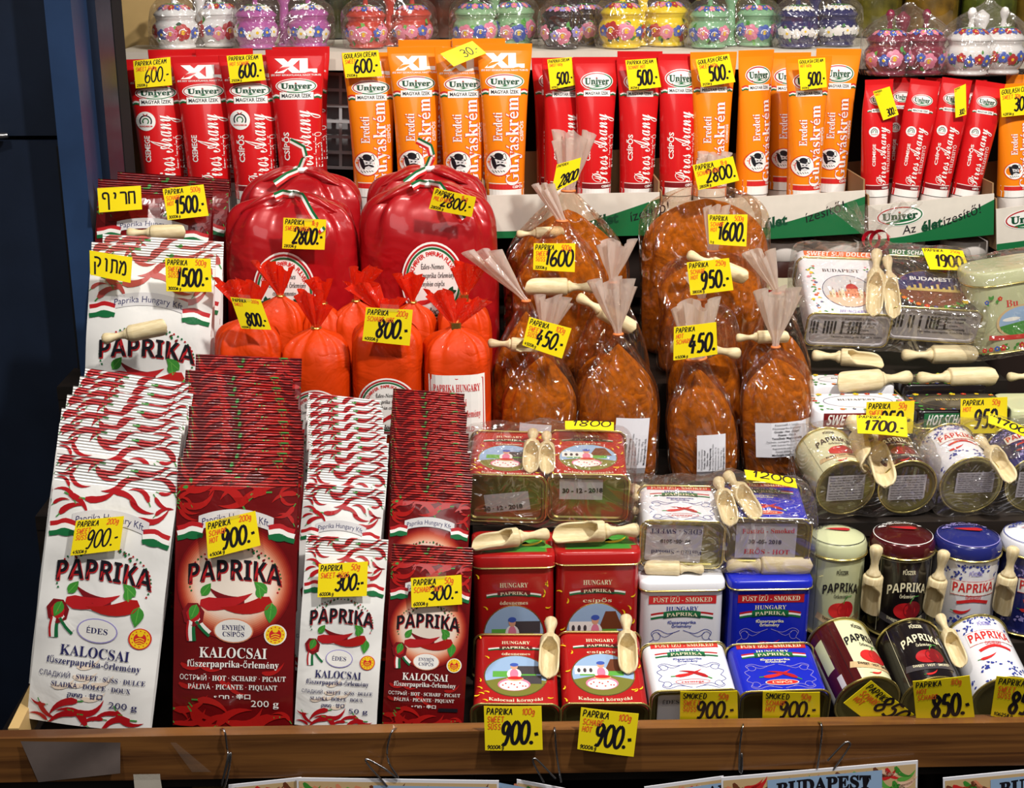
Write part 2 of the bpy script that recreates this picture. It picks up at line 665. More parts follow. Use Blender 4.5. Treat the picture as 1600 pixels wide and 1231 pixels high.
def rrect(w_, d, r, n=5, y0=0):
    """rounded rectangle outline, front edge at y0"""
    p = []
    for cx, cy, a0 in ((w_ / 2 - r, d - r, 0), (-w_ / 2 + r, d - r, 90), (-w_ / 2 + r, r, 180), (w_ / 2 - r, r, 270)):
        for i in range(n + 1):
            a = R_(a0 + 90 * i / n)
            p.append((cx + r * math.cos(a), y0 + cy + r * math.sin(a)))
    return p


def rr(w_, d, r, z, y0=0, n=5):
    return [V((x, y, z)) for x, y in rrect(w_, d, r, n, y0)]


def atZ(u, v, z):
    d = ray(u, v)
    return CO + d * ((z - CO.z) / d.z)


def basis(X, Y, Z, o):
    m = Matrix((X, Y, Z)).transposed().to_4x4()
    m.translation = o
    return m


def lerp(a, b, t):
    return a + (b - a) * t


def curve(pts, t):
    """smooth interpolation through (t, v) stops"""
    for i in range(len(pts) - 1):
        if t <= pts[i + 1][0] or i == len(pts) - 2:
            a, b = pts[i], pts[i + 1]
            k = (t - a[0]) / (b[0] - a[0]) if b[0] > a[0] else 0
            k = max(0, min(1, k))
            m0 = (b[1] - pts[i - 1][1]) / (b[0] - pts[i - 1][0]) * (b[0] - a[0]) if i else (b[1] - a[1])
            m1 = (pts[i + 2][1] - a[1]) / (pts[i + 2][0] - a[0]) * (b[0] - a[0]) if i + 2 < len(pts) else (b[1] - a[1])
            return (2 * k ** 3 - 3 * k * k + 1) * a[1] + (k ** 3 - 2 * k * k + k) * m0 + (-2 * k ** 3 + 3 * k * k) * b[1] + (k ** 3 - k * k) * m1


# ================================================================== materials
M('tag_paper', (250, 226, 24), rough=.35, coat=.25)
M('scoop_wood', (226, 210, 170), rough=.55, wood=((6, 6, 1.2), 4, (206, 186, 142)))
M('pine', (132, 86, 42), rough=.4, coat=.2, wood=((1.2, 14, 30), 4, (84, 50, 24)))
M('deck_wood', (34, 24, 18), rough=.6, wood=((2, 14, 14), 4, (20, 14, 10)))
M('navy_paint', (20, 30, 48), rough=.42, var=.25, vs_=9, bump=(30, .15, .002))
M('navy_lit', (34, 56, 90), rough=.4, var=.2, vs_=9, bump=(30, .15, .002))  # same navy paint, lightened for the light on the proud stile
M('gap_black', (8, 8, 12), rough=.9)
M('beige_board', (196, 164, 108), rough=.6, var=.06, vs_=20)
M('back_wall', (44, 30, 24), rough=.8, var=.3, vs_=8)
M('floor_dark', (30, 26, 26), rough=.7, var=.2, vs_=6)
M('shelf_paint', (206, 198, 184), rough=.5, var=.05)
M('metal_wire', (190, 188, 190), rough=.25, metal=1)
M('grey_card', (104, 92, 88), rough=.5, var=.08)
M('tin_gold', (150, 140, 84), rough=.30, metal=.85, var=.15, vs_=30)
M('rim_gold', (214, 196, 120), rough=.22, metal=.9)
M('sticker', (196, 190, 194), rough=.5)
M('sheet_white', (232, 232, 240), rough=.5)
M('tin_red', (172, 26, 26), rough=.26, coat=.5)
M('tin_white', (232, 232, 238), rough=.26, coat=.4)
M('tin_blue', (26, 40, 186), rough=.26, coat=.5)
M('tin_black', (24, 18, 20), rough=.22, coat=.5)
M('tin_cream', (222, 220, 178), rough=.28, coat=.4)
M('tin_sage', (196, 200, 158), rough=.28, coat=.4)
M('tin_maroon', (84, 22, 26), rough=.2, coat=.6, metal=.3)
M('tin_navy', (34, 40, 110), rough=.24, coat=.5)
M('powder', (162, 90, 6), rough=.95, var=.34, vs_=170, bump=(15, .8, .020, 4), spec=.1, ridge=True)
M('powder_core', (160, 66, 16), rough=.9, var=.2, vs_=90, bump=(120, .6, .002), spec=.15)
M('foil_sack', (164, 14, 22), rough=.30, coat=.5, metal=.1, bump=(13, .6, .014))
M('orange_sack', (196, 54, 0), rough=.5, spec=.25, coat=.05, var=.30, vs_=14, bump=(17, .6, .012, 4), ridge=True)
M('tie_orange', (216, 120, 60), rough=.5)
M('clip_gold', (206, 160, 80), rough=.25, metal=.9)
M('tube_red', (206, 24, 28), rough=.26, coat=.5)
M('tube_orange', (244, 134, 18), rough=.26, coat=.5)
M('tube_cap', (232, 226, 220), rough=.4)
M('carton', (216, 208, 196), rough=.65, var=.04)
M('carton_in', (150, 116, 78), rough=.8)
M('jar_lid', (214, 206, 200), rough=.35)
M('jar_dark', (58, 26, 20), rough=.3)
M('ribbon_red', (180, 20, 40), rough=.15, coat=.6)


def foils(key, z0, per):
    M('white_' + key, (232, 231, 229), rough=.28, coat=.3, bump=(22, .3, .004), crimp=(z0, per, .5))
    M('dark_' + key, (104, 12, 16), rough=.2, coat=.55, bump=(22, .4, .004), crimp=(z0, per, .8))
    M('chili_' + key, (180, 78, 72) if key == 'w500' else (172, 22, 30), rough=.28, coat=.3, crimp=(z0, per, .8))
    M('chilid_' + key, (118, 16, 18) if key == 'd500' else (170, 26, 24), rough=.22, coat=.5, crimp=(z0, per, .8))
    M('stem_' + key, (66, 140, 60), rough=.3, coat=.3, crimp=(z0, per, .8))


# ================================================================== scoop
def scoop_meshes():
    r = .125
    a = MB()
    a.lathe([(.001, 0), (.05, .004), (.078, .03), (.082, .07), (.07, .13), (.052, .2), (.047, .26), (.06, .33), (.09, .37), (.092, .39), (.075, .405), (.07, .43)], 20, 'scoop_wood')
    b = MB()
    b.lathe([(.06, .40), (.112, .405), (r, .425), (r, .495)], 28, 'scoop_wood')
    rings = []
    th = .024
    for i in range(19):
        t = i / 18
        s = .495 + .505 * t
        k = min(1, t / .3)
        yc = -.96 + .84 * (k * k * (3 - 2 * k)) + 1.115 * t ** 6
        ph = math.acos(max(-1, min(.995, yc)))
        ring = []
        for j in range(17):
            an = -ph + 2 * ph * j / 16
            ring.append(V((r * math.sin(an), r * math.cos(an), s)))
        for j in range(17):
            an = ph - 2 * ph * j / 16
            ring.append(V(((r - th) * math.sin(an), (r - th) * math.cos(an), s)))
        rings.append(ring)
    b.loft(rings, 'scoop_wood', True)
    return a.mesh('handle'), b.mesh('bowl')


SCM = scoop_meshes()


def scoop(p0, p1, fr, off, label, roll=0, thin=1, group='wooden scoops', k=1.0, off1=None):
    """p0 handle end pixel, p1 bowl tip pixel, lying on a plane in front of a thing"""
    a, b = fr.hit(*p0, off), fr.hit(*p1, off if off1 is None else off1)
    Z = (b - a)
    l = Z.length * k
    Z.normalize()
    n = (Matrix.Rotation(R_(roll), 3, Z) @ fr.n)
    X = (-n).cross(Z).normalized()
    Y = Z.cross(X)
    m = basis(X, Y, Z, a) @ Matrix.Diagonal((l * thin, l * thin, l, 1))
    t = thing('wooden_scoop', m, label, 'scoop', group)
    for n_, me in zip(('handle', 'bowl'), SCM):
        o = bpy.data.objects.new(n_, me)
        COL.objects.link(o)
        o.parent = t
    return t


# ================================================================== price tags
def price_tag(cs, fr, off, price, label, head='PAPRIKA', wt='', subs=(), foot='', big=.56, px=None, tape=False, hebrew=None, curl=.03, off1=None, bold=.15, pz=.13):
    P = [fr.hit(*c, off if i < 2 or off1 is None else off1) for i, c in enumerate(cs)]
    o = sum(P, V()) / 4
    m = fr.M(o)
    if off1 is not None:
        X = ((P[1] - P[0]) + (P[2] - P[3])).normalized()
        Z = ((P[0] - P[3]) + (P[1] - P[2])).normalized()
        Y = Z.cross(X).normalized()
        Z = X.cross(Y)
        m = basis(X, Y, Z, o)
    mi = m.inverted()
    q = [mi @ p for p in P]
    wid = (q[1] - q[0]).length
    asp = (q[0] - q[3]).length / wid

    def S(x, z, d=0):
        z = z / asp
        a = q[0].lerp(q[1], x)
        b = q[3].lerp(q[2], x)
        p = b.lerp(a, z)
        p.y += -d * 1.0 + curl * wid * (4 * (x - .5) ** 2 - 1) * .5
        return p
    mb = MB()
    mb.grid(lambda u, v: S(u, v * asp, .0003), 6, 3, 'tag_paper', True)
    mb.grid(lambda u, v: S(u, v * asp, -.0002), 6, 3, 'tag_paper', True, flip=True)
    for e in range(4):
        f = [lambda t, d: S(t, 0, d), lambda t, d: S(1, t * asp, d), lambda t, d: S(1 - t, asp, d), lambda t, d: S(0, (1 - t) * asp, d)][e]
        mb.grid(lambda u, v, f=f: f(u, lerp(-.0002, .0003, v)), 6, 1, 'tag_paper', False)
    pr = Pr(mb, lambda x, z, d: S(x, z, .0003 + d), .00018)
    if hebrew:
        pr.hand(hebrew, .10, asp * .27, asp * .52, 'black', wf=.15, width=.80, slant=0, jit=.015)
    else:
        if head:
            pr.hand(head, .04, asp - .15, .115, 'black', wf=.16, sp=.62)
        if wt:
            pr.hand(wt, .66, asp - .15, .115, 'hand', wf=.16, sp=.55)
        for i, t in enumerate(subs):
            pr.hand(t, .05, asp - .29 - .135 * i, .10, 'hand', wf=.17, sp=.6)
        if foot:
            pr.hand(foot, .04, .035, .065, 'black', wf=.2, sp=.7)
        n = sum({'.': .4, ':': .4, '1': .62, '-': .7}.get(c, 1) for c in price)
        bw = min(.30 * big * n, .72 if subs else .82)
        pr.hand(price, .95 - bw, pz, min(big * asp * .92, bw / n * 2.8), 'black', wf=bold, width=bw, jit=.02)
    t = mb.build('price_tag', None, m)
    tag(t, label, 'price tag', 'yellow price tags')
    if tape:
        tb = MB()
        tb.grid(lambda u, v: S(.3 + .4 * u, asp * (.93 + .2 * v), .0012), 3, 3, 'clear_tape')
        tb.build('tape', t)
    return t


# ================================================================== foil paprika bags
def bag_print(P, w, h, dark, key, gtext, blackout=False):
    X = lambda f: f * w
    Z = lambda f: f * h
    ch = 'chilid_' + key if dark else 'chili_' + key
    rr_ = random.Random(5)
    # scattered chilies
    if dark:
        n = 20
        for i in range(n, 0, -1):
            k = i / n
            stops = [(0, (238, 226, 214)), (.45, (236, 208, 190)), (.65, (222, 150, 120)), (.85, (176, 66, 46)), (1, (124, 16, 20))]
            c = tuple(int(curve([(t, cc[q]) for t, cc in stops], k)) for q in range(3))
            nm = 'glow%d' % i
            if nm not in MC:
                M(nm, c, rough=.22, coat=.5)
            q0, q1 = (i - 1) / n, k
            if i == 1:
                P.disc(0, Z(.545), X(.22 + .26 * k), Z(.06 + .155 * k), nm, 1.2, 40, 5)
            else:
                vs_, fs = [], []
                for a_ in range(41):
                    an = 2 * math.pi * a_ / 40
                    for q in (q0, q1):
                        vs_.append((X(.22 + .26 * q) * math.cos(an), Z(.545) + Z(.06 + .155 * q) * math.sin(an)))
                    if a_:
                        fs.append([2 * a_ - 2, 2 * a_ - 1, 2 * a_ + 1, 2 * a_])
                P.put(vs_, fs, nm, 1.2)
    pts = []
    nc = 4
    rows = [.017, .048, .078] + [.802 + .0325 * i for i in range(7)] if not dark else [.014, .035, .056, .077] + [.79 + .024 * i for i in range(9)]
    for k, z in enumerate(rows):
        for c in range(nc + 1):
            x = -.5 + (c + (.5 if k % 2 else 0)) / nc + rr_.uniform(-.05, .05)
            zz = z + rr_.uniform(-.010, .010)
            if abs(x) > .5 or (.06 < zz < .11 and x > .02) or (zz < .83 and zz > .5 and abs(x) < .33 - (zz - .80) * 4):
                continue
            pts.append((x, min(.993, max(.012, zz))))
    for x, z in pts:
        l = w * rr_.uniform(.19, .29) * (1.15 if dark else 1)
        ang = rr_.choice((-30, -22, 22, 205, 160, 212, -36)) + rr_.uniform(-8, 8)
        lx = w * .485 - abs(X(x))
        if lx < l * .5:
            l = max(lx * 2, l * .55)
            x = math.copysign(.485 * w - l * .48, x) / w
        P.chili(X(x), Z(z), l, ang, ch, rr_.choice((.16, .25, -.16)), 2.5, rr_.uniform(.19, .24), 'stem_' + key)
        if rr_.random() < .13:
            P.leafs(X(x) - .4 * l, Z(z), .05 * w, rr_.uniform(0, 360), 'stem_' + key, 3)
    # faded ghost chilies low down
    for i in range(6):
        P.chili(X(rr_.uniform(-.36, .36)), Z(rr_.uniform(.115, .25)), w * .2, rr_.uniform(-35, 35), 'ghost' if not dark else 'chilid_' + key, .2, 1.6, .2, None)
    # arched banner
    b = 'lgrey' if not dark else 'lgrey'
    P.rect(-.31 * w, 0, .31 * w, .052 * h, b, 3, 16, 2, lambda x, z: (x, Z(.765) + z - .028 * h * (x / (.31 * w)) ** 2))
    P.text('Paprika Hungary Kft.', 0, Z(.79), .036 * h, 'navy', 'sans', width=.56 * w, bend=.022 * h, layer=4)
    for sgn in (-1, 1):
        for k, (c, dz) in enumerate((('red', .018), ('white', .0), ('green', -.018))):
            P.line([(sgn * X(.27), Z(.735 + dz)), (sgn * X(.36), Z(.742 + dz)), (sgn * X(.42), Z(.73 + dz)), (sgn * X(.485), Z(.722 + dz))], .018 * h, c, 3.4 + .1 * k)
        P.disc(sgn * X(.36), Z(.715), X(.07), Z(.012), 'green', 3.8, 14)
    # ring of small flowers and laurel
    for i in range(36):
        a = R_(-20 + 220 * i / 35)
        x, z = .38 * w * math.cos(a), Z(.555) + .125 * h * math.sin(a)
        P.disc(x, z, .009 * w, .009 * w, ('red', 'green', 'green')[i % 3], 4, 6)
    for i in range(8):
        for sgn in (-1, 1):
            P.leafs(sgn * X(.07 + .022 * i), Z(.675 - .0035 * i ** 1.35), .035 * w, 90 + sgn * (-50 if i % 2 else 20), 'dred' if i % 2 else 'green', 4)
    # title
    P.text('PAPRIKA', .009 * w, Z(.591), .104 * h, 'red', 'sansb', width=.77 * w, bend=.022 * h, layer=4.5)
    P.text('PAPRIKA', 0, Z(.595), .104 * h, 'black', 'sansb', width=.77 * w, bend=.022 * h, layer=5)
    # chilies with leaves
    if not dark:
        P.disc(X(.02), Z(.453), X(.26), Z(.012), 'lgrey', 1.8)
    P.chili(X(-.07), Z(.495), .32 * w, 160, 'dred', -.12, 4, .25, None)
    P.chili(X(-.06), Z(.480), .44 * w, 12, 'red', .10, 4.6, .25, None)
    P.chili(X(.1), Z(.462), .42 * w, 190, 'chilid_' + key, -.1, 5.2, .28, None)
    for x, z, l, a in ((-.27, .495, .13, 55), (-.31, .462, .14, 250), (.27, .512, .14, 140), (.31, .475, .17, 265), (.22, .49, .12, 100)):
        P.leafs(X(x), Z(z), l * w, a, 'leaf', 5)
        P.line([(X(x), Z(z)), (X(x) + .8 * l * w * math.cos(R_(a)), Z(z) + .8 * l * w * math.sin(R_(a)))], .006 * w, 'lgreen', 6, 0)
    # wax seal and ribbons
    P.line([(X(-.33), Z(.42)), (X(-.34), Z(.37)), (X(-.33), Z(.325))], .045 * w, 'green', 3)
    P.line([(X(-.35), Z(.42)), (X(-.36), Z(.37)), (X(-.355), Z(.325))], .03 * w, 'white', 3.3)
    P.line([(X(-.31), Z(.41)), (X(-.26), Z(.38)), (X(-.2), Z(.355))], .05 * w, 'white', 3.3)
    P.line([(X(-.31), Z(.40)), (X(-.26), Z(.37)), (X(-.2), Z(.345))], .024 * w, 'green', 3.6)
    P.line([(X(-.375), Z(.40)), (X(-.385), Z(.36)), (X(-.375), Z(.325))], .018 * w, 'red', 3.6)
    P.disc(X(-.335), Z(.425), X(.095), X(.105), 'dred', 4, 7, 1, 15)
    P.disc(X(-.335), Z(.425), X(.06), X(.065), 'red', 4.5, 7, 1, 15)
    # grade plate
    P.disc(0, Z(.368), X(.165), Z(.047), 'peach2' if dark else 'lil', 3)
    P.disc(0, Z(.368), X(.155), Z(.043), 'white', 4)
    if dark:
        P.text('ENYHÉN', 0, Z(.38), .026 * h, 'navy', 'serif', width=.19 * w, layer=5)
        P.text('CSÍPŐS', 0, Z(.355), .026 * h, 'navy', 'serif', width=.18 * w, layer=5)
    else:
        P.text('ÉDES', 0, Z(.368), .032 * h, 'navy', 'serif', width=.17 * w, layer=5)
    # origin seal
    P.disc(X(.345), Z(.355), X(.092), X(.088), 'white' if dark else 'wred', 4)
    P.disc(X(.345), Z(.355), X(.08), X(.08), 'yellow', 4.5)
    P.disc(X(.345), Z(.355), X(.05), X(.05), 'wred', 5)
    for i in range(12):
        a = 2 * math.pi * i / 12
        P.disc(X(.345) + X(.065) * math.cos(a), Z(.355) + X(.065) * math.sin(a), X(.006), X(.006), 'wred', 5, 6)
    for k in range(3):
        P.line([(X(.31), Z(.352 - .009 * k)), (X(.345), Z(.358 - .009 * k)), (X(.38), Z(.352 - .009 * k))], .008 * w, 'yellow', 5.6)
    P.disc(X(.345), Z(.372), X(.024), X(.02), 'yellow', 5.6, 12)
    t = 'white' if dark else 'navy'
    P.text('KALOCSAI', 0, Z(.285), .056 * h, t, 'serif', width=.56 * w, layer=5)
    P.text('fűszerpaprika-őrlemény', 0, Z(.243), .036 * h, t, 'serif', width=.76 * w, layer=5)
    if dark:
        P.text('ОСТРЫЙ · HOT · SCHARF · PICAUT', 0, Z(.19), .027 * h, t, 'serif', width=.88 * w, layer=5)
        P.text('PÁLIVÁ · PICANTE · PIQUANT', 0, Z(.157), .027 * h, t, 'serif', width=.74 * w, layer=5)
        P.text('ףירח · 辛口', 0, Z(.12), .022 * h, t, 'bold', width=.3 * w, layer=5)
    else:
        P.text('СЛАДКИЙ · SWEET · SÜSS · DULCE', 0, Z(.19), .027 * h, t, 'serif', width=.86 * w, layer=5)
        P.text('SLADKÁ · DOLCE · DOUX', 0, Z(.155), .027 * h, t, 'serif', width=.64 * w, layer=5)
        P.text('קותמ · 甘口', -.04 * w, Z(.12), .024 * h, t, 'bold', width=.28 * w, layer=5)
    if blackout:
        P.rect(.18 * w, Z(.095), .42 * w, Z(.115), 'black', 5)
    elif gtext:
        P.text(gtext, X(.27), Z(.095), .036 * h, t, 'serif', width=.23 * w, layer=5)


def bag_meshes(w, h, d, dark, key, gtext, blackout=False, sealf=.9):
    foils(key, h * (sealf + .0), .0027 if h > .2 else .0023)
    base = ('dark_' if dark else 'white_') + key
    ch = ('chilid_' if dark else 'chili_') + key

    def th(z):       # half thickness of the pillow at height z
        t = z / h
        return d / 2 * (curve([(0, .75), (.08, .95), (.4, 1), (.7, .8), (.84, .42), (.92, .05), (1, .03)], t))

    def S(x, z, dd=0):
        k = max(0, 1 - (abs(x) / (w * .5)) ** 3.2)
        tz = th(z)
        wr = .0012 * math.sin(z * 70 + x * 40) * math.sin(x * 55 - z * 30 + 1) * (1 if z < h * .85 else .25)
        return V((x, -tz * (.55 + .45 * k) + wr - dd + d / 2, z))
    out = []
    for nm, z0, z1, nv in (('pouch', 0, h * sealf, 26), ('top_seal', h * sealf, h, 6)):
        mb = MB()
        mb.grid(lambda u, v: S((u - .5) * w, lerp(z0, z1, v)), 20, nv, base)
        mb.grid(lambda u, v: (lambda p: V((p.x, d - p.y, p.z)))(S((u - .5) * w, lerp(z0, z1, v))), 6, nv, base, flip=True)
        for sg in (-1, 1):     # gusset sides
            def side(u, v, sg=sg):
                z = lerp(z0, z1, v)
                p = S(sg * w / 2, z)
                y = lerp(p.y, d - p.y, u)
                return V((sg * (w / 2 - (.006 if z < h * .85 else .0) * math.sin(math.pi * u) * min(1, th(z) / (d * .3))), y, z))
            mb.grid(side, 4, nv, base, flip=sg < 0)
            if nm == 'pouch':
                sp = Pr(mb, lambda a, b, dd, sg=sg: side(a, b) + V((sg * dd, 0, 0)))
                for i in range(18):
                    sp.rect(.1 + .35 * (i % 2), (i + .2) / 19, .5 + .35 * (i % 2), (i + .7) / 19, ch, 1)
        if nm == 'pouch':
            mb.add([S((u / 6 - .5) * w, 0) for u in range(7)] + [(lambda p: V((p.x, d - p.y, p.z)))(S((.5 - u / 6) * w, 0)) for u in range(7)], [list(range(14))[::-1]], base)
        # print, divided between pouch and seal by height
        tmp = MB()
        bag_print(Pr(tmp, lambda x, z, dd: S(max(-w * .497, min(w * .497, x)), max(.0003, min(h * .9995, z)), dd + .00035), .00009), w, h, dark, key, gtext, blackout)
        keep = [i for i, f in enumerate(tmp.f) if z0 <= sum(tmp.v[k][2] for k in f) / len(f) < z1]
        byk = {}
        for i in keep:
            byk.setdefault(tmp.m[i], []).append(tmp.f[i])
        for k, fs in byk.items():
            ids = sorted({i for f in fs for i in f})
            mp = {a: b for b, a in enumerate(ids)}
            mb.add([tmp.v[i] for i in ids], [[mp[i] for i in f] for f in fs], tmp.names[k])
        out.append((nm, mb.mesh(nm)))
    return out


def bag_thing(ms, m, label, group):
    t = thing('paprika_bag', m, label, 'paprika bag', group)
    for n_, me in ms:
        o = bpy.data.objects.new(n_, me)
        COL.objects.link(o)
        o.parent = t
    return t


# ================================================================== cream tubes
def man_logo(P, x, z, r, ring='wred'):
    P.disc(x, z, r, r, ring, 3)
    P.disc(x, z, r * .93, r * .93, 'white', 3.5)
    P.disc(x + .1 * r, z - .05 * r, .36 * r, .42 * r, 'lgrey', 4, 14)
    P.disc(x - .05 * r, z + .38 * r, .62 * r, .12 * r, 'black', 5, 16, rot=-12)
    P.disc(x, z + .52 * r, .36 * r, .26 * r, 'black', 5, 16, rot=-12)
    P.disc(x - .38 * r, z + .02 * r, .16 * r, .5 * r, 'black', 5, 14, rot=15)
    for sg in (-1, 1):
        P.disc(x + .1 * r + sg * .2 * r, z - .16 * r, .24 * r, .08 * r, 'black', 5.5, 12, rot=-sg * 20)
        P.disc(x + .1 * r + sg * .15 * r, z + .08 * r, .08 * r, .05 * r, 'black', 5.5, 8)
    for k in range(5):
        P.line([(x - .5 * r + .2 * k * r, z - .55 * r), (x - .35 * r + .2 * k * r, z - .75 * r + .03 * k * r)], .05 * r, 'black', 5, 0)
    P.line([(x + .2 * r, z + .5 * r), (x + .45 * r, z + .75 * r), (x + .6 * r, z + .3 * r)], .05 * r, 'black', 5)


def univer(P, x, z, rx, rz, L=3):
    P.disc(x, z, rx, rz, 'white', L, 28, 3)
    P.ring(x, z, rx * .95, rz * .93, rz * .14, 'red', L + .5, 24, 60, 240)
    P.ring(x, z, rx * .95, rz * .93, rz * .14, 'green', L + .5, 24, 240, 420)
    P.disc(x, z - .52 * rz, .62 * rx, .14 * rz, 'green', L + .6, 16, 1, 4)
    P.text('Univer', x, z + .02 * rz, rz * 1.0, 'dgreen', 'serifx', width=rx * 1.5, layer=L + 1.2)
    P.disc(x - .02 * rx, z + .38 * rz, .05 * rx, .09 * rz, 'red', L + 1.4, 8)


def magyar(P, x, z, w):
    P.rect(-w * .33, 0, w * .33, w * .14, 'white', 3, 10, 1, lambda a, b: (x + a, z + b + .0 - .05 * (a * a) / w))
    P.text('MAGYAR ÍZEK', x, z + w * .07, w * .1, 'black', 'bold', width=w * .58, layer=4)
    for sg in (-1, 1):
        for k, c in enumerate(('wred', 'white', 'green')):
            P.line([(x + sg * w * .34, z + w * (.10 - .035 * k)), (x + sg * w * .41, z + w * (.115 - .035 * k)), (x + sg * w * .48, z + w * (.08 - .035 * k))], w * .038, c, 3.2)


def tube_meshes(w, h, kind, xl=False, sub='CSEMEGE', snail=False, hc=.045, bw=.72):
    """kind red | orange; standing on its cap, flat crimp on top"""
    mat = 'tube_' + kind

    def ab(z):
        t = max(0, min(1, z / h))
        a = w / 2 * curve([(0, bw), (.25, bw + .03), (.7, bw + .14), (.93, .985), (1, 1)], t)
        b = w / 2 * curve([(0, bw), (.25, bw * .92), (.6, bw * .62), (.85, bw * .26), (.94, .035), (1, .03)], t)
        return a, b

    def S(x, z, d=0):
        a, b = ab(z)
        k = max(-.995, min(.995, x / a))
        return V((x, -b * math.sqrt(1 - k * k) - d, z + hc))

    def full(u, v, z0, z1):
        z = lerp(z0, z1, v)
        a, b = ab(z)
        th = 2 * math.pi * u
        return V((a * math.cos(th), b * math.sin(th), z + hc))
    out = []
    mb = MB()
    zc = 0
    mb.grid(lambda u, v: full(u, v, zc, h * .955), 48, 26, mat, closed=True)
    P = Pr(mb, S, .00013)
    dk = 'dred'
    # shoulder band at the foot
    if True:
        P.rect(-w * bw * .47, zc, w * bw * .47, h * .055, 'white', 2, 12, 1)
    P.rect(-w * bw * .485, h * .062, w * bw * .485, h * .095, dk if kind == 'red' else 'wred', 2, 12, 1)
    P.rect(-w * bw * .485, h * .098, w * bw * .485, h * .103, 'white', 2, 12, 1)
    P.rect(-w * bw * .485, h * .054, w * bw * .485, h * .060, 'white', 2.5, 12, 1)
    P.text(sub, w * .22, h * .078, h * .022, 'white', 'heavy', wmax=w * .25, layer=3)
    zt = .955
    if xl:
        P.text('XL', 0, h * .892, h * .115, 'white', 'sansbx', width=w * .72, layer=3)
        P.text('(EZ EGY SZOKATLANUL NAGY TUBUS)', 0, h * .832, h * .015, 'white', 'bold', width=w * .84, layer=3)
        zu, zm = .76, .672
    else:
        zu, zm = .83, .725
    univer(P, 0, h * zu, w * .35, h * .05 if xl else w * .19)
    magyar(P, 0, h * zm, w * .86)
    if kind == 'red':
        P.text(sub, -w * .2, h * .36, w * .13, 'white', 'bold', rot=90, width=h * .19, layer=3)
        P.text('Piros', w * .04, h * .20, w * .56, 'white', 'script', rot=90, width=h * .20, layer=3, shear=0)
        P.text('Arany', w * .02, h * .465, w * .56, 'white', 'script', rot=90, width=h * .27, layer=3)
        P.text('ÉTELÍZESÍTŐ', w * .33, h * .33, w * .15, 'white', 'sans', rot=90, width=h * .24, layer=3)
        if snail:
            P.disc(-w * .2, h * .56, w * .17, w * .17, 'white', 3, 24)
            P.ring(-w * .2, h * .56, w * .11, w * .11, w * .022, 'black', 4, 20, -30, 210)
            P.ring(-w * .2, h * .56, w * .06, w * .06, w * .02, 'green', 4, 16, -60, 220)
            P.line([(-w * .24, h * .56 + w * .13), (-w * .2, h * .56 + w * .10), (-w * .16, h * .56 + w * .13)], w * .015, 'red', 4)
            P.text('HUNGARIKUM', -w * .2, h * .56 - w * .09, w * .04, 'wred', 'heavy', width=w * .22, layer=4)
    else:
        for l, ft, c in ((3, 'fat', 'wred'), (4.2, 'heavy', 'white')):
            P.text('Eredeti', -w * .14, h * .47, w * .23, c, 'serifx' if l == 3 else 'serif', rot=90, width=h * .185, layer=l)
            P.text('Gulyáskrém', w * .12, h * .375, w * .34, c, 'serifx' if l == 3 else 'serif', rot=90, width=h * (.575 if l == 3 else .57), layer=l)
        P.text(sub, w * .3, h * .44, w * .08, 'white', 'bold', rot=90, width=h * .13, layer=3)
        man_logo(P, -w * .12, h * .235, w * .235)
    out.append(('tube_body', mb.mesh('tube_body')))
    mb = MB()
    mb.grid(lambda u, v: full(u, v, h * .955, h), 48, 4, mat, closed=True)
    a, b = ab(h)
    mb.add([V((a * math.cos(t * math.pi / 24), b * math.sin(t * math.pi / 24), h + hc)) for t in range(48)], [list(range(48))], mat)
    out.append(('top_seal', mb.mesh('top_seal')))
    mb = MB()
    r = w / 2 * bw
    mb.lathe([(r * .9, 0), (r * .93, .001), (r * .97, hc - .001)], 32, 'tube_cap')
    out.append(('cap', mb.mesh('cap')))
    return out


def tube_thing(ms, m, label, group):
    t = thing('cream_tube', m, label, 'tube', group)
    for n_, me in ms:
        o = bpy.data.objects.new(n_, me)
        COL.objects.link(o)
        o.parent = t
    return t


# ================================================================== tied sacks and cellophane bags
def sgp(c, p):
    return math.copysign(abs(c) ** (2 / p), c)


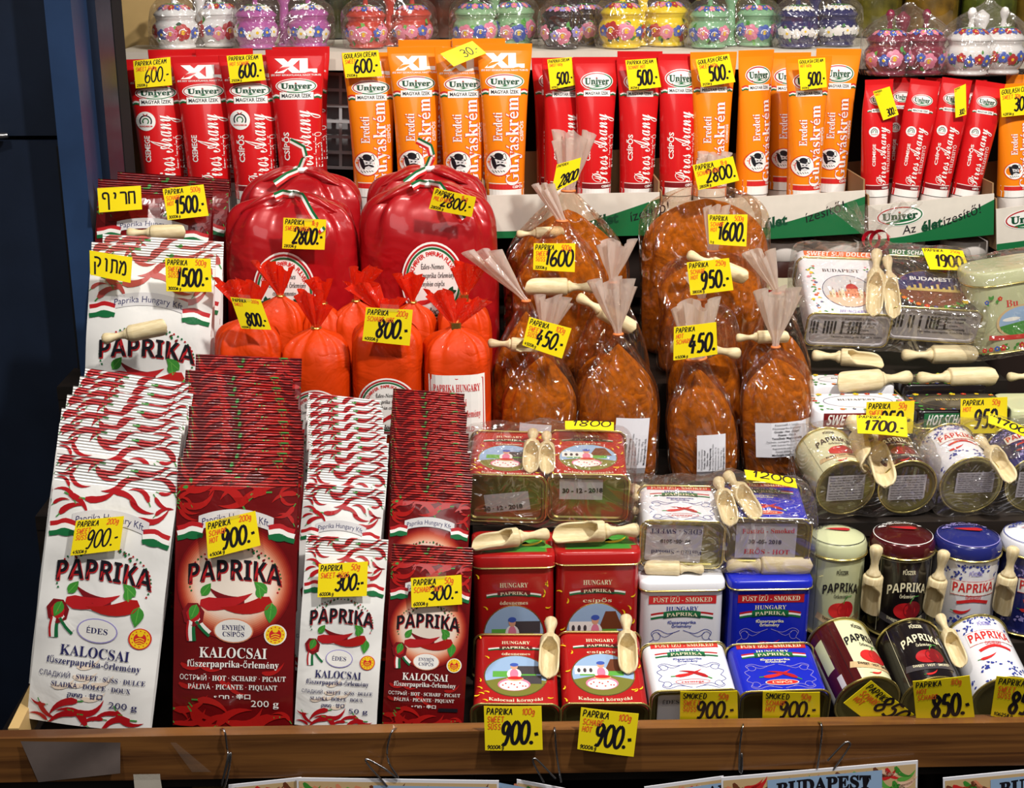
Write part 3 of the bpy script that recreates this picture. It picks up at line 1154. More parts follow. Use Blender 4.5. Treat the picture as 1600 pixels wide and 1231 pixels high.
class Sack:
    def __init__(s, h, rx, ry, prx, pry, pf, p=2.6, nf=(9, 14), seed=0, cx=None):
        s.h, s.rx, s.ry, s.prx, s.pry, s.pf, s.p, s.nf = h, rx, ry, prx, pry, pf, p, nf
        r = random.Random(seed)
        s.ph = [r.uniform(0, 6.28) for _ in range(6)]
        s.cx = cx or [(0, 0), (1, 0)]

    def r(s, t):
        return s.rx * curve(s.prx, t), s.ry * curve(s.pry, t)

    def at(s, u, t, off=0):
        a, b = s.r(t)
        th = 2 * math.pi * u
        c, sn = math.cos(th), math.sin(th)
        f = curve(s.pf, t)
        w = 1 + f * (.6 * math.cos(s.nf[0] * th + s.ph[0] + 2 * t) + .4 * math.cos(s.nf[1] * th + s.ph[1]))
        w += .012 * math.sin(3 * th + s.ph[2] + 6 * t) + .008 * math.sin(5 * th + s.ph[3] - 9 * t)
        return V(((a + off) * sgp(c, s.p) * w + curve(s.cx, t) * s.rx, (b + off) * sgp(sn, s.p) * w, s.h * t + off * (t > .5)))

    def front(s, x, z, d=0):
        t = max(0, min(1, z / s.h))
        a, b = s.r(t)
        k = min(.995, abs(x) / a)
        return V((x, -b * (1 - k ** s.p) ** (1 / s.p) * 1.02 - .0012 - d, z))

    def shell(s, mb, mat, t0=0, t1=1, off=0, nu=80, nv=44, cap0=True, cap1=False):
        mb.grid(lambda u, v: s.at(u, lerp(t0, t1, v), off), nu, nv, mat, closed=True)
        if cap0:
            mb.add([s.at(i / nu, t0, off) for i in range(nu)], [list(range(nu))[::-1]], mat)
        if cap1:
            mb.add([s.at(i / nu, t1, off) for i in range(nu)], [list(range(nu))], mat)


def tuft(mb, o, L, w0, w1, lean, mat, seed=0, flat=.45, nf=7, back=0.0, curlz=0):
    """the gathered end of a bag, fanning out above its tie"""
    r = random.Random(seed)
    ph = r.uniform(0, 6)

    def f(u, v):
        th = 2 * math.pi * u
        w = curve([(0, w0), (.12, w0 * .95), (.5, (w0 + w1) * .5), (1, w1)], v)
        k = 1 + (.10 + .30 * v) * math.cos(nf * th + ph) * (1 if v > .05 else 0)
        y = w * (flat * (1 - .3 * v)) * math.sin(th) * (1 + (.2 + .5 * v) * math.cos(nf * th + ph + 1.2))
        top = L * v * (1 + .10 * math.sin(3 * th + ph) * v) - curlz * abs(math.cos(th)) * v * v
        return V((o[0] + w * math.cos(th) * k + lean * L * v, o[1] + y + back * L * v, o[2] + top))
    mb.grid(f, 56, 12, mat, closed=True)


def neck_ring(mb, o, r, ry, th, mat):
    n, m = 24, 8
    mb.grid(lambda u, v: V((o[0] + (r + th * math.cos(2 * math.pi * v)) * math.cos(2 * math.pi * u), o[1] + (ry + th * math.cos(2 * math.pi * v)) * math.sin(2 * math.pi * u), o[2] + th * 1.2 * math.sin(2 * math.pi * v))), n, m, mat, closed=True)


def text_label(P, x0, z0, x1, z1, rows, rot=0, cut=0):
    """a white typed sheet, its rows (text, relative size)"""
    c, sn = math.cos(R_(rot)), math.sin(R_(rot))
    cx, cz = (x0 + x1) / 2, (z0 + z1) / 2
    f = lambda x, z: (cx + (x - cx) * c - (z - cz) * sn, cz + (x - cx) * sn + (z - cz) * c)
    P.rect(x0, z0, x1, z1, 'sheet_white', 3, 4, 4, f)
    n = len(rows)
    vert = abs(z1 - z0) > 1.3 * abs(x1 - x0)
    W, H = (z1 - z0, x1 - x0) if vert else (x1 - x0, z1 - z0)
    for i, (t, k) in enumerate(rows):
        d = H * (.5 - (i + .7) / (n + .4))
        p = (cx - d, cz) if vert else (cx, cz + d)
        P.text(t, *f(*p), H / (n + .4) * .82 * min(k, 1), 'black', 'bold' if k > 1 else 'sans', wmax=W * .9, rot=rot + (90 if vert else 0), layer=4)


ROWS = [('Kistermelő: I. László', 1), ('Fűszerpaprika-őrlemény', 1), ('Orozta - Hot - Scharf', 1.2), ('Picante - Ostra', 1.2), ('Termőhely: Magyarország', 1.4),
        ('Termelte, csomagolta: Kiskőrös Vidéke', .9), ('2440 Szabolcs fűszer, Fő u. 12', .9), ('Regisztrációs szám: 1201-53', .9), ('Nettó tömeg: 100 g', 1), ('Minőségét megőrzi: 19.01.', 1.1)]


def clear_bag(fr, depth_, label, prof=None, tuft_=(0, .035, .012), seed=0, fill=.9, lab=None, neck=.10, film_name='bag_film', sheet=ROWS, group='clear bags of ground paprika'):
    """cellophane bag filled with ground paprika, tied at the neck"""
    h, w_ = fr.h, fr.w
    prx = prof or [(0, .92), (.04, .98), (.30, 1.0), (.56, .97), (.70, .80), (.84, .50), (.94, .24), (1, neck)]
    pry = [(0, .7), (.05, .95), (.4, 1), (.62, .90), (.80, .58), (.93, .25), (1, neck)]
    pf = [(0, .015), (.35, .03), (.62, .07), (.85, .16), (1, .2)]
    sk = Sack(h, w_ / 2, depth_ / 2, prx, pry, pf, 2.6, (6, 11), seed)
    t = thing('clear_paprika_bag', fr.M(), label, 'bag of ground paprika', group)
    mb = MB()
    def heap(u, v):
        t = .004 + (fill - .004) * v
        p = sk.at(u, t, -.0025)
        k = (1 - max(0, (v - .62) / .38) ** 2.4) ** .5
        lump = 1 + .03 * math.sin(4 * 6.283 * u + seed) * v
        return V((p.x * k * lump, p.y * k, p.z))
    mb.grid(heap, 72, 40, 'powder', closed=True)
    mb.build('powder', t)
    mb = MB()
    sk.shell(mb, film_name, 0, 1, 0, 88, 44)
    mb.build('film', t)
    if tuft_:
        mb = MB()
        tuft(mb, (0, 0, h), tuft_[1], w_ / 2 * neck, tuft_[2], tuft_[0], 'tuft_film', seed, back=tuft_[3] if len(tuft_) > 3 else -.1)
        mb.build('gathered_end', t)
        mb = MB()
        neck_ring(mb, (0, 0, h), w_ / 2 * neck * 1.05, depth_ / 2 * neck * 1.2, .0013, 'tie_orange')
        mb.build('tie', t)
    if lab:
        mb = MB()
        x0, z0, x1, z1, rot = lab
        text_label(Pr(mb, sk.front, .0003), x0 * w_, z0 * h, x1 * w_, z1 * h, sheet, rot)
        mb.build('label', t)
    return t


def round_label(P, x, z, rx, rz, third='enyhén csípős', full=True):
    P.disc(x, z, rx, rz, 'white', 2, 40, 4)
    P.ring(x, z, rx * .95, rz * .95, rz * .05, 'red', 3, 48)
    P.ring(x, z, rx * .87, rz * .87, rz * .05, 'green', 3, 48)
    t = 'SCHARFER PAPRIKA PULVER'
    for i, c in enumerate(t):
        a = R_(158 - 136 * i / (len(t) - 1))
        if c != ' ':
            P.text(c, x + rx * .72 * math.cos(a), z + rz * .72 * math.sin(a), rz * .15, 'wred', 'bold', rot=math.degrees(a) - 90, layer=3)
    P.text('Édes-Nemes', x, z + .40 * rz, rz * .19, 'black', 'serifit', width=rx * .72, layer=3)
    P.text('fűszerpaprika őrlemény', x, z + .18 * rz, rz * .19, 'black', 'serifit', width=rx * 1.36, layer=3)
    P.text(third, x, z - .03 * rz, rz * .18, 'black', 'serifit', width=rx * .74, layer=3)
    P.chili(x - .15 * rx, z - .42 * rz, rx * .8, 25, 'wred', .15, 3, .2, None)
    P.chili(x + .12 * rx, z - .40 * rz, rx * .9, 200, 'red', .12, 3.5, .2, None)
    for a in (60, 150, 20):
        P.leafs(x + .5 * rx, z - .28 * rz, .26 * rx, a, 'dgreen', 3.5)
        P.leafs(x - .6 * rx, z - .3 * rz, .24 * rx, a + 30, 'dgreen', 3.5)
    P.text('Kalocsai', x, z - .72 * rz, rz * .25, 'black', 'serifit', width=rx * .8, layer=3)


def red_sack(fr, depth_, label, seed, lab=None, ends=True):
    h, w_ = fr.h, fr.w
    prx = [(0, .93), (.04, .99), (.4, 1), (.70, .99), (.84, .93), (.93, .74), (.98, .40), (1, .06)]
    pry = [(0, .8), (.05, .95), (.4, 1), (.7, .97), (.86, .80), (.95, .5), (1, .07)]
    pf = [(0, .004), (.62, .006), (.76, .035), (.88, .10), (.96, .16), (1, .1)]
    sk = Sack(h, w_ / 2, depth_ / 2, prx, pry, pf, 3.0, (7, 12), seed)
    t = thing('tied_paprika_sack', fr.M(), label, 'paprika sack', 'big red paprika sacks')
    mb = MB()
    sk.shell(mb, 'foil_sack', 0, 1, 0, 112, 60)
    mb.build('sack', t)
    mb = MB()
    for sg in (-1, 1):   # the two ears of gathered foil beside the knot
        def ear(u, v, sg=sg):
            th = 2 * math.pi * u
            r = w_ * (.012 + .085 * math.sin(math.pi * min(1, v ** .7)) ** .8) * (1 + .16 * math.cos(4 * th + seed + 3 * v))
            return V((sg * w_ * (.01 + .36 * v), -depth_ * (.02 + .16 * v) + r * 1.1 * math.sin(th), h * (1.0 - .075 * v ** 1.8) - .004 + r * .62 * math.cos(th)))
        mb.grid(ear, 24, 14, 'foil_sack', closed=True, flip=sg < 0)
    mb.build('gathered_ears', t)
    mb = MB()
    neck_ring(mb, (0, -.004, h), w_ * .045, w_ * .045, .003, 'white')
    for sg, pts in ((1, [(.002, -.010, .001), (.014, -.034, .003), (.026, -.054, -.012), (.040, -.064, -.030)]), (-1, [(0, -.01, 0), (-.008, -.022, .004), (-.016, -.030, .001)])) if ends else ((1, [(0, -.005, 0), (.006, -.008, .014), (.003, -.006, .026), (-.012, -.008, .034)]), (-1, [(0, -.01, 0), (-.012, -.03, -.003), (-.026, -.042, -.012)])):
        q = []
        for i in range(len(pts) - 1):
            for k in range(5):
                q.append(V(pts[i]).lerp(V(pts[i + 1]), k / 5))
        q.append(V(pts[-1]))
        for c, o in (('wred', -.0028), ('white', 0), ('green', .0028)):
            vs_ = []
            for i, p in enumerate(q):
                t_ = q[min(i + 1, len(q) - 1)] - q[max(i - 1, 0)]
                l_ = math.hypot(t_.x, t_.z) or 1
                nx, nz = -t_.z / l_ * (1 if t_.x >= 0 else -1), abs(t_.x) / l_
                vs_ += [V((p.x + nx * (o - .0015), p.y, h + p.z + nz * (o - .0015))), V((p.x + nx * (o + .0015), p.y - .0003, h + p.z + nz * (o + .0015)))]
            mb.add(vs_, [[2 * i, 2 * i + 2, 2 * i + 3, 2 * i + 1] for i in range(len(q) - 1)], c, True)
            mb.add([v + V((0, .0006, 0)) for v in vs_], [[2 * i, 2 * i + 1, 2 * i + 3, 2 * i + 2] for i in range(len(q) - 1)], c, True)
    mb.build('tricolour_ribbon', t)
    if lab:
        mb = MB()
        x, z, rx, rz, third = lab
        round_label(Pr(mb, sk.front, .0003), x * w_, z * h, rx * w_, rz * w_, third)
        mb.build('label', t)
    return t


def orange_sack(fr, depth_, label, seed, tufts, lab=None, clip=False):
    h, w_ = fr.h, fr.w
    prx = [(0, .92), (.04, .98), (.4, 1), (.76, 1), (.88, .93), (.945, .68), (.98, .3), (1, .13)]
    pry = [(0, .8), (.05, .95), (.4, 1), (.7, .98), (.86, .82), (.95, .45), (1, .13)]
    pf = [(0, .006), (.62, .012), (.78, .05), (.9, .13), (1, .22)]
    sk = Sack(h, w_ / 2, depth_ / 2, prx, pry, pf, 3.0, (6, 11), seed)
    t = thing('tied_paprika_sack', fr.M(), label, 'paprika sack', 'small orange paprika sacks')
    mb = MB()
    sk.shell(mb, 'orange_sack', 0, 1, 0, 96, 48)
    mb.build('sack', t)
    mb = MB()
    for i, (lean, L, w1) in enumerate(tufts):
        tuft(mb, (0, 0, h - .001), L, w_ * .06, w1, lean, 'red_tuft', seed + i, nf=5, back=-.15)
    mb.build('gathered_end', t)
    mb = MB()
    if clip:
        a = w_ * .085
        mb.loft([rr(a * 2, .012, .003, h - .006, -.006), rr(a * 2, .012, .003, h + .005, -.006)], 'clip_gold', False)
    else:
        neck_ring(mb, (0, 0, h), w_ * .065, depth_ * .08, .0015, 'clip_gold')
    mb.build('tie', t)
    if lab:
        mb = MB()
        P = Pr(mb, sk.front, .0003)
        if lab[0] == 'round':
            round_label(P, lab[1] * w_, lab[2] * h, lab[3] * w_, lab[3] * w_)
        else:
            x0, z0, x1, z1 = (lab[1] * w_, lab[2] * h, lab[3] * w_, lab[4] * h)
            P.rect(x0, z0, x1, z1, 'white', 2, 8, 8)
            e = .004
            for a, b, c, d in ((x0, z0, x1, z0), (x1, z0, x1, z1), (x1, z1, x0, z1), (x0, z1, x0, z0)):
                P.line([(a * .94, b + (e if b == z0 else -e)), ((a + c) / 2 * .94, (b + d) / 2 + (e if b == d == z0 else -e if b == d else 0)), (c * .94, d + (e if d == z0 else -e))], .0007, 'wred', 3, 0)
            cx = (x0 + x1) / 2
            H = z1 - z0
            P.text('PAPRIKA HUNGARY', cx, z1 - .12 * H, .1 * H, 'wred', 'serif', width=(x1 - x0) * .84, layer=3)
            P.text('Kalocsai', cx, z1 - .26 * H, .1 * H, 'wred', 'serif', width=(x1 - x0) * .34, layer=3)
            P.text('fűszerpaprika-őrlemény', cx, z1 - .37 * H, .1 * H, 'wred', 'serif', width=(x1 - x0) * .84, layer=3)
            P.text('CSEMEGE · MILD', cx, z1 - .52 * H, .07 * H, 'wred', 'sans', width=(x1 - x0) * .6, layer=3)
            P.chili(cx + (x1 - x0) * .3, z0 + .2 * H, (x1 - x0) * .35, 50, 'wred', .2, 3, .2)
        mb.build('label', t)
    return t


# ================================================================== tins
def tricolor(P, x, z, w_, word='PAPRIKA', dark=True):
    for k, c in enumerate(('red', 'white', 'green')):
        for sg in (-1, 1):
            P.line([(x + sg * w_ * .22, z + w_ * (.055 - .035 * k)), (x + sg * w_ * .36, z + w_ * (.045 - .035 * k)), (x + sg * w_ * .5, z + w_ * (.02 - .035 * k))], w_ * .036, c, 2.2)
    P.rect(x - .3 * w_, z - .045 * w_, x + .3 * w_, z + .075 * w_, 'dred' if dark else 'green', 2.6, 10, 1, lambda a, b: (a, b - .3 * (a - x) ** 2 / w_ + .02 * w_))
    P.rect(x - .3 * w_, z - .045 * w_, x + .3 * w_, z + .0 * w_, 'dgreen', 2.8, 10, 1, lambda a, b: (a, b - .3 * (a - x) ** 2 / w_ + .02 * w_))
    P.text(word, x, z + .03 * w_, w_ * .09, 'cream', 'serif', width=w_ * .5, layer=3.6, bend=.02 * w_)


def pr_red(hot):
    def f(P, w_, h):
        P.text('HUNGARY', 0, .86 * h, .06 * h, 'cream', 'serif', width=.34 * w_, layer=2)
        tricolor(P, 0, .775 * h, .66 * w_)
        P.text('csípős' if hot else 'édesnemes', 0, .70 * h, .05 * h, 'cream', 'serif', width=.34 * w_, layer=2)
        rx, rz = .36 * w_, .27 * h
        cz = .40 * h
        P.disc(0, cz, rx * 1.04, rz * 1.04, 'rim_gold', 1.6, 36, 3)
        P.disc(0, cz, rx, rz, 'skyb', 2, 36, 3)
        P.disc(0, cz, rx, rz, 'olive', 2.2, 30, 3, 0, 195, 345)
        P.rect(-.27 * w_, cz - .02 * h, .24 * w_, cz + .06 * h, 'lgreen', 2.4, 4)
        if hot:
            P.rect(-.33 * w_, cz, .0, cz + .11 * h, 'white', 2.6, 4)
            for i in range(4):
                P.disc(-.28 * w_ + .07 * w_ * i, cz + .05 * h, .02 * w_, .03 * h, 'dgrey', 3, 10)
            P.put([(.02 * w_, cz + .04 * h), (.31 * w_, cz + .04 * h), (.22 * w_, cz + .2 * h), (.1 * w_, cz + .2 * h)], [[0, 1, 2, 3]], 'brown', 2.8)
        else:
            P.rect(0, cz + .02 * h, .32 * w_, cz + .13 * h, 'dgrey', 2.6, 4)
            P.rect(.05 * w_, cz - .11 * h, .30 * w_, cz + .0 * h, 'dgrey', 2.6, 3)
        # seated figure with a bowl of paprika
        P.disc(-.02 * w_, cz - .12 * h, .19 * w_, .085 * h, 'pink', 3, 20)
        P.disc(-.02 * w_, cz - .13 * h, .17 * w_, .07 * h, 'white', 3.4, 20)
        for i in range(9):
            P.disc(-.15 * w_ + .033 * w_ * i, cz - .13 * h + .03 * h * math.sin(i * 2.3), .012 * w_, .009 * h, 'wred', 3.8, 6)
        P.disc(-.02 * w_, cz + .02 * h, .085 * w_, .075 * h, 'white', 3.6, 16)
        P.disc(-.02 * w_, cz + .02 * h, .05 * w_, .07 * h, 'pink', 3.8, 16)
        P.disc(-.02 * w_, cz + .12 * h, .042 * w_, .04 * h, 'skin', 4, 14)
        P.disc(-.02 * w_, cz + .145 * h, .05 * w_, .025 * h, 'pblue', 4.4, 14)
        P.disc(-.01 * w_, cz - .045 * h, .10 * w_, .03 * h, 'tan', 4.4, 18)
        P.disc(-.01 * w_, cz - .035 * h, .09 * w_, .022 * h, 'wred', 4.8, 18)
        P.text('Kalocsai környéki', 0, .075 * h, .055 * h, 'cream', 'serif', width=.62 * w_, bend=-.02 * h, layer=2)
        r = random.Random(3 + hot)
        for i in range(16):
            x = r.choice((-1, 1)) * r.uniform(.30, .46)
            z = r.uniform(.05, .95)
            if (x * w_ / rx) ** 2 + ((z * h - cz) / rz) ** 2 > 1.25:
                P.chili(x * w_, z * h, .07 * w_, r.uniform(0, 180), 'yellow', .2, 1.6, .28, None)
    return f


def pr_smoked(blue):
    t = 'cream' if blue else 'blue'

    def f(P, w_, h):
        P.rect(-.40 * w_, .865 * h, .40 * w_, .962 * h, 'wred' if not blue else 'red', 2, 4)
        P.text('FÜST ÍZŰ - SMOKED', 0, .915 * h, .08 * h, 'cream', 'serif', width=.70 * w_, layer=3)
        P.text('HUNGARY', 0, .81 * h, .07 * h, t, 'serif', width=.38 * w_, layer=2)
        tricolor(P, 0, .725 * h, .74 * w_, dark=False)
        P.text('fűszerpaprika', 0, .645 * h, .05 * h, t, 'bold', width=.34 * w_, layer=2)
        P.text('őrlemény', 0, .60 * h, .05 * h, t, 'bold', width=.24 * w_, layer=2)
        c = 'lil' if blue else 'blue'
        for sx in (-1, 1):
            for sz in (-1, 1):
                cz = .32 * h
                pts = [(sx * w_ * .02, cz + sz * h * .23), (sx * w_ * .16, cz + sz * h * .19), (sx * w_ * .28, cz + sz * h * .24), (sx * w_ * .36, cz + sz * h * .2), (sx * w_ * .33, cz + sz * h * .13), (sx * w_ * .39, cz + sz * h * .08), (sx * w_ * .34, cz)]
                P.line(pts, .007 * w_, c, 2)
                P.line([(sx * w_ * (.30 + .05 * math.cos(a)), cz + sz * h * (.16 + .05 * math.sin(a))) for a in [i * .7 for i in range(9)]], .006 * w_, c, 2)
                P.line([(sx * w_ * .1, cz + sz * h * .2), (sx * w_ * .2, cz + sz * h * .15), (sx * w_ * .28, cz + sz * h * .2)], .006 * w_, c, 2)
        P.chili(-.02 * w_, .36 * h, .34 * w_, 20, 'wred', .08, 3, .16, 'leaf')
        P.chili(.03 * w_, .36 * h, .34 * w_, 160, 'red', .08, 3.6, .16, 'leaf')
        if blue:
            P.disc(0, .20 * h, .19 * w_, .055 * h, 'white', 3)
            P.disc(0, .20 * h, .18 * w_, .048 * h, 'wred', 3.6)
            P.text('CSÍPŐS', 0, .20 * h, .06 * h, 'cream', 'serif', width=.22 * w_, layer=4.4)
        else:
            P.ring(0, .20 * h, .2 * w_, .05 * h, .006 * w_, 'wred', 3)
            P.text('csemege', 0, .20 * h, .06 * h, 'wred', 'serif', width=.26 * w_, layer=4)
    return f


def posies(P, pts, r0, seed, cols=('wred', 'blue', 'pink', 'orange', 'yellow'), layer=2):
    r = random.Random(seed)
    for x, z in pts:
        k = r0 * r.uniform(.7, 1.25)
        if r.random() < .62:
            P.flower(x, z, k, r.choice(cols), layer=layer)
        else:
            P.leafs(x, z, k * 2, r.uniform(0, 360), 'leaf', layer)
        if r.random() < .6:
            P.leafs(x, z, k * 1.9, r.uniform(0, 360), 'leaf', layer - .3)


def pr_budapest(black):
    def f(P, w_, h):
        r = random.Random(11)
        cz = .43 * h
        if not black:
            P.text('BUDAPEST', 0, .80 * h, .08 * h, 'dgrey', 'serif', width=.46 * w_, layer=2)
            P.text('HUNGARY', .04 * w_, .07 * h, .07 * h, 'lil', 'serifit', width=.34 * w_, layer=2)
            pts = [(sx * w_ * (.37 + .05 * r.uniform(-1, 1)), h * z) for sx in (-1, 1) for z in [.12 + .075 * i for i in range(11)]]
            posies(P, pts + [(sx * w_ * (.37 + .06 * r.uniform(-1, 1)), h * (.15 + .075 * i)) for sx in (-1, 1) for i in range(10)] + [(sx * w_ * k, h * r.uniform(.05, .11)) for sx in (-1, 1) for k in (.28, .36, .22)] + [(sx * w_ * .32, h * .82) for sx in (-1, 1)], .021 * w_, 4)
            P.ring(.03 * w_, cz, .31 * w_, .29 * h, .008 * w_, 'navy', 2.2)
            P.disc(.03 * w_, cz, .30 * w_, .28 * h, 'lgrey', 2)
            P.disc(.03 * w_, cz, .30 * w_, .28 * h, 'peach', 2.3, 30, 3, 0, 200, 340)
            for i in range(13):
                x = -.2 * w_ + .038 * w_ * i
                hh = (.10, .14, .09, .12, .15, .11)[i % 6] * h
                P.rect(x, cz - .12 * h, x + .03 * w_, cz - .12 * h + hh, ('tan', 'cream', 'peach2')[i % 3], 2.8)
                P.rect(x + .01 * w_, cz - .08 * h, x + .018 * w_, cz - .05 * h, 'brown', 3.2)
                P.put([(x + .008 * w_, cz - .12 * h + hh), (x + .02 * w_, cz - .12 * h + hh), (x + .014 * w_, cz - .07 * h + hh)], [[0, 1, 2]], 'brown', 3)
            P.disc(.09 * w_, cz + .04 * h, .075 * w_, .09 * h, 'red', 3.2, 16, 1, 0, 0, 180)
            P.rect(.02 * w_, cz - .1 * h, .16 * w_, cz + .04 * h, 'peach2', 3)
            P.line([(.09 * w_, cz + .12 * h), (.09 * w_, cz + .2 * h)], .01 * w_, 'brown', 3.4, 0)
        else:
            P.disc(0, .40 * h, .44 * w_, .37 * h, 'rim_gold', 1.6, 36, 4)
            P.disc(0, .42 * h, .41 * w_, .34 * h, 'navy', 2, 36, 4)
            P.disc(0, .42 * h, .41 * w_, .34 * h, 'brown', 2.2, 36, 3, 0, 190, 350)
            P.text('BUDAPEST', 0, .60 * h, .1 * h, 'white', 'bold', width=.48 * w_, layer=3)
            P.rect(-.3 * w_, .36 * h, .3 * w_, .41 * h, 'gold', 2.8, 4)
            for i in range(9):
                P.rect(-.28 * w_ + .065 * w_ * i, .38 * h, -.25 * w_ + .065 * w_ * i, .44 * h + .03 * h * (i % 3), 'gold', 3)
            P.ring(0, .42 * h, .42 * w_, .35 * h, .014 * w_, 'rim_gold', 3)
            pts = [(.43 * w_ * math.cos(a), .42 * h + .36 * h * math.sin(a)) for a in [R_(-170 + 13 * i) for i in range(26)] if math.sin(a) < .55]
            posies(P, pts, .03 * w_, 8, layer=4)
    return f


def tin(fr, d, mat, label, pr=None, lid=None, lid_h=.016, band=None, sticker_=None, lidpr=None, endmat='tin_gold', rad=.009, rim='rim_gold', cat='tin', group=None, name='paprika_tin', sticker_rows=None, yoff=0):
    """rectangular tin: front face at y=0, body, lid with gold beads, pressed base"""
    w_, h = fr.w, fr.h
    lid = lid or mat
    t = thing(name, fr.M(), label, cat, group)
    mb = MB()
    hb = h - lid_h
    mb.loft([rr(w_ - .003, d - .003, rad, .0008, .0015), rr(w_ - .002, d - .002, rad, .003, .001), rr(w_ - .002, d - .002, rad, hb, .001)], mat, True, False, False)
    if pr:
        P = Pr(mb, lambda x, z, dd: V((x, .001 - dd - .0001, z)), .0001)
        pr(P, w_, h if lid_h < .006 else hb - .0022)
    mb.build('body', t)
    mb = MB()
    g = .0007
    mb.loft([rr(w_ + 2 * g, d + 2 * g, rad, hb, -g), rr(w_ + 2 * g, d + 2 * g, rad, h - .0025, -g), rr(w_ - .001, d - .001, rad, h - .0006, .0005), rr(w_ - .006, d - .006, rad - .002, h, .003)], lid, True, False, True)
    PF = Pr(mb, lambda x, z, dd: V((x, -g - dd - .0001, z)), .00016)
    if band:
        c, tx, tc_ = band
        PF.rect(-.42 * w_, hb + .001, .42 * w_, h - .0028, c, 1, 2)
        PF.text(tx, 0, hb + (h - hb) * .48, (h - hb) * .8, tc_, 'sansb', wmax=.78 * w_, layer=2, shear=.2)
    if lidpr:
        lidpr(Pr(mb, lambda x, z, dd: V((x, z, h + dd + .0001)), .00016), w_, d)
    own = {'lid_bead': mb.build('lid', t), 'base_bead': t}
    for nm, z in (('lid_bead', hb), ('base_bead', .0012)):
        mb = MB()
        rg = []
        for k in range(7):
            a = R_(360 * k / 6)
            o = .0004 + .0012 * math.cos(a)
            rg.append(rr(w_ + 2 * o, d + 2 * o, rad + o, z + .0012 * math.sin(a), -o))
        mb.loft(rg, rim, True, False, False)
        mb.build(nm, own[nm])
    mb = MB()
    mb.loft([rr(w_ - .002, d - .002, rad, .0004, .001)[::-1], rr(w_ - .007, d - .007, rad - .002, .0004, .0035)[::-1], rr(w_ - .009, d - .009, rad - .003, .0022, .0045)[::-1]], endmat, False, False, True)
    plate = mb.build('base_plate', t)
    if sticker_:
        mb = MB()
        x0, y0, x1, y1, rot = sticker_
        # read from outside, base plate facing the viewer: x right, up = towards the front face
        P = Pr(mb, lambda x, z, dd: V((x, d * (1 - z), .0018 - dd)), .00025)
        c, s = math.cos(R_(rot)), math.sin(R_(rot))
        cx, cz = (x0 + x1) / 2 * w_, (y0 + y1) / 2 * d
        f = lambda x, z: (lambda a, b: (cx + a * c - b * s, (cz + a * s + b * c) / d))(x * w_ - cx, z * d - cz)
        P.rect(x0, y0, x1, y1, 'sticker', 1, 2, 2, f)

        class Q:
            pass
        T = Pr(mb, lambda x, z, dd: V((x, d - z, .0018 - dd)), .00025)
        for tx, fx, fy, sz, col_, ro, fnt in sticker_rows or []:
            T.text(tx, fx * w_, fy * d, sz * d, col_, fnt, rot=ro, layer=2, wmax=.62 * w_)
        mb.build('sticker', plate)
    return t


def round_tin(fr, mat, label, pr, lid, dome=True, lying=False, sticker_=None, lidpr=None, lid_h=.0125, group=None, cat='round tin'):
    """cylindrical tin; standing: frame plane through the axis; lying: the frame line is its topmost line"""
    h = fr.h
    r = fr.w / 2
    cy = r if lying else 0
    t = thing('round_paprika_tin', fr.M(), label, cat, group)
    C = (0, cy, 0)
    dm = .0088 if dome else 0
    hb = h - lid_h - dm
    mb = MB()
    mb.lathe([(r - .0015, .001), (r - .001, .003), (r - .001, hb)], 56, mat, C, False, False)
    if pr:
        S = lambda x, z, dd: V(((r - .0009 + dd) * math.sin(x / r), cy - (r - .0009 + dd) * math.cos(x / r), z))
        pr(Pr(mb, S, .0002), r, h if lid_h < .006 else hb)
    mb.build('body', t)
    mb = MB()
    pf = [(r, hb), (r + .0004, hb + .002), (r + .0004, hb + lid_h - .004), (r - .001, hb + lid_h - .001)]
    if dome:
        pf += [(r * q, hb + lid_h + dm * (1 - q ** 2.2)) for q in (.95, .88, .78, .66, .52, .38, .24, .1, .01)]
    else:
        pf += [(r - .004, hb + lid_h - .0005), (.0005, hb + lid_h)]
    mb.lathe(pf, 56, lid, C, False, False)
    if lidpr:
        def S2(x, y, dd):
            q = math.hypot(x, y) / r
            z = hb + lid_h + dm * (1 - q ** 2.2) if dome else hb + lid_h
            return V((x, cy + y, z + dd + .0006))
        lidpr(Pr(mb, S2, .0003), r)
    own = {'lid_bead': mb.build('lid', t), 'base_bead': t}
    for nm, z in (('lid_bead', hb), ('base_bead', .0014)):
        mb = MB()
        mb.grid(lambda u, v: V(((r + .0002 + .0013 * math.cos(6.283 * v)) * math.cos(6.283 * u), cy + (r + .0002 + .0013 * math.cos(6.283 * v)) * math.sin(6.283 * u), z + .0013 * math.sin(6.283 * v))), 56, 6, 'rim_gold', closed=True)
        mb.build(nm, own[nm])
    mb = MB()
    mb.lathe([(.0005, .0028), (r - .007, .0028), (r - .005, .0006), (r - .001, .0006)], 48, 'tin_gold', C, False, False)
    plate = mb.build('base_plate', t)
    if sticker_:
        mb = MB()
        x0, y0, x1, y1 = sticker_
        P = Pr(mb, lambda x, z, dd: V((x, cy - z, .0022 - dd)), .00025)
        P.rect(x0 * r, y0 * r, x1 * r, y1 * r, 'sticker', 1, 2, 2)
        for i in range(9):
            z = lerp(y1, y0, (i + .8) / 9.6) * r
            P.text(ROWS[(i * 3) % 10][0] + ' ' + ROWS[(i * 7 + 2) % 10][0], (x0 + x1) / 2 * r, z, (y1 - y0) * r / 13, 'dgrey', 'bold', width=(x1 - x0) * r * .9, layer=2)
        mb.build('sticker', plate)
    return t


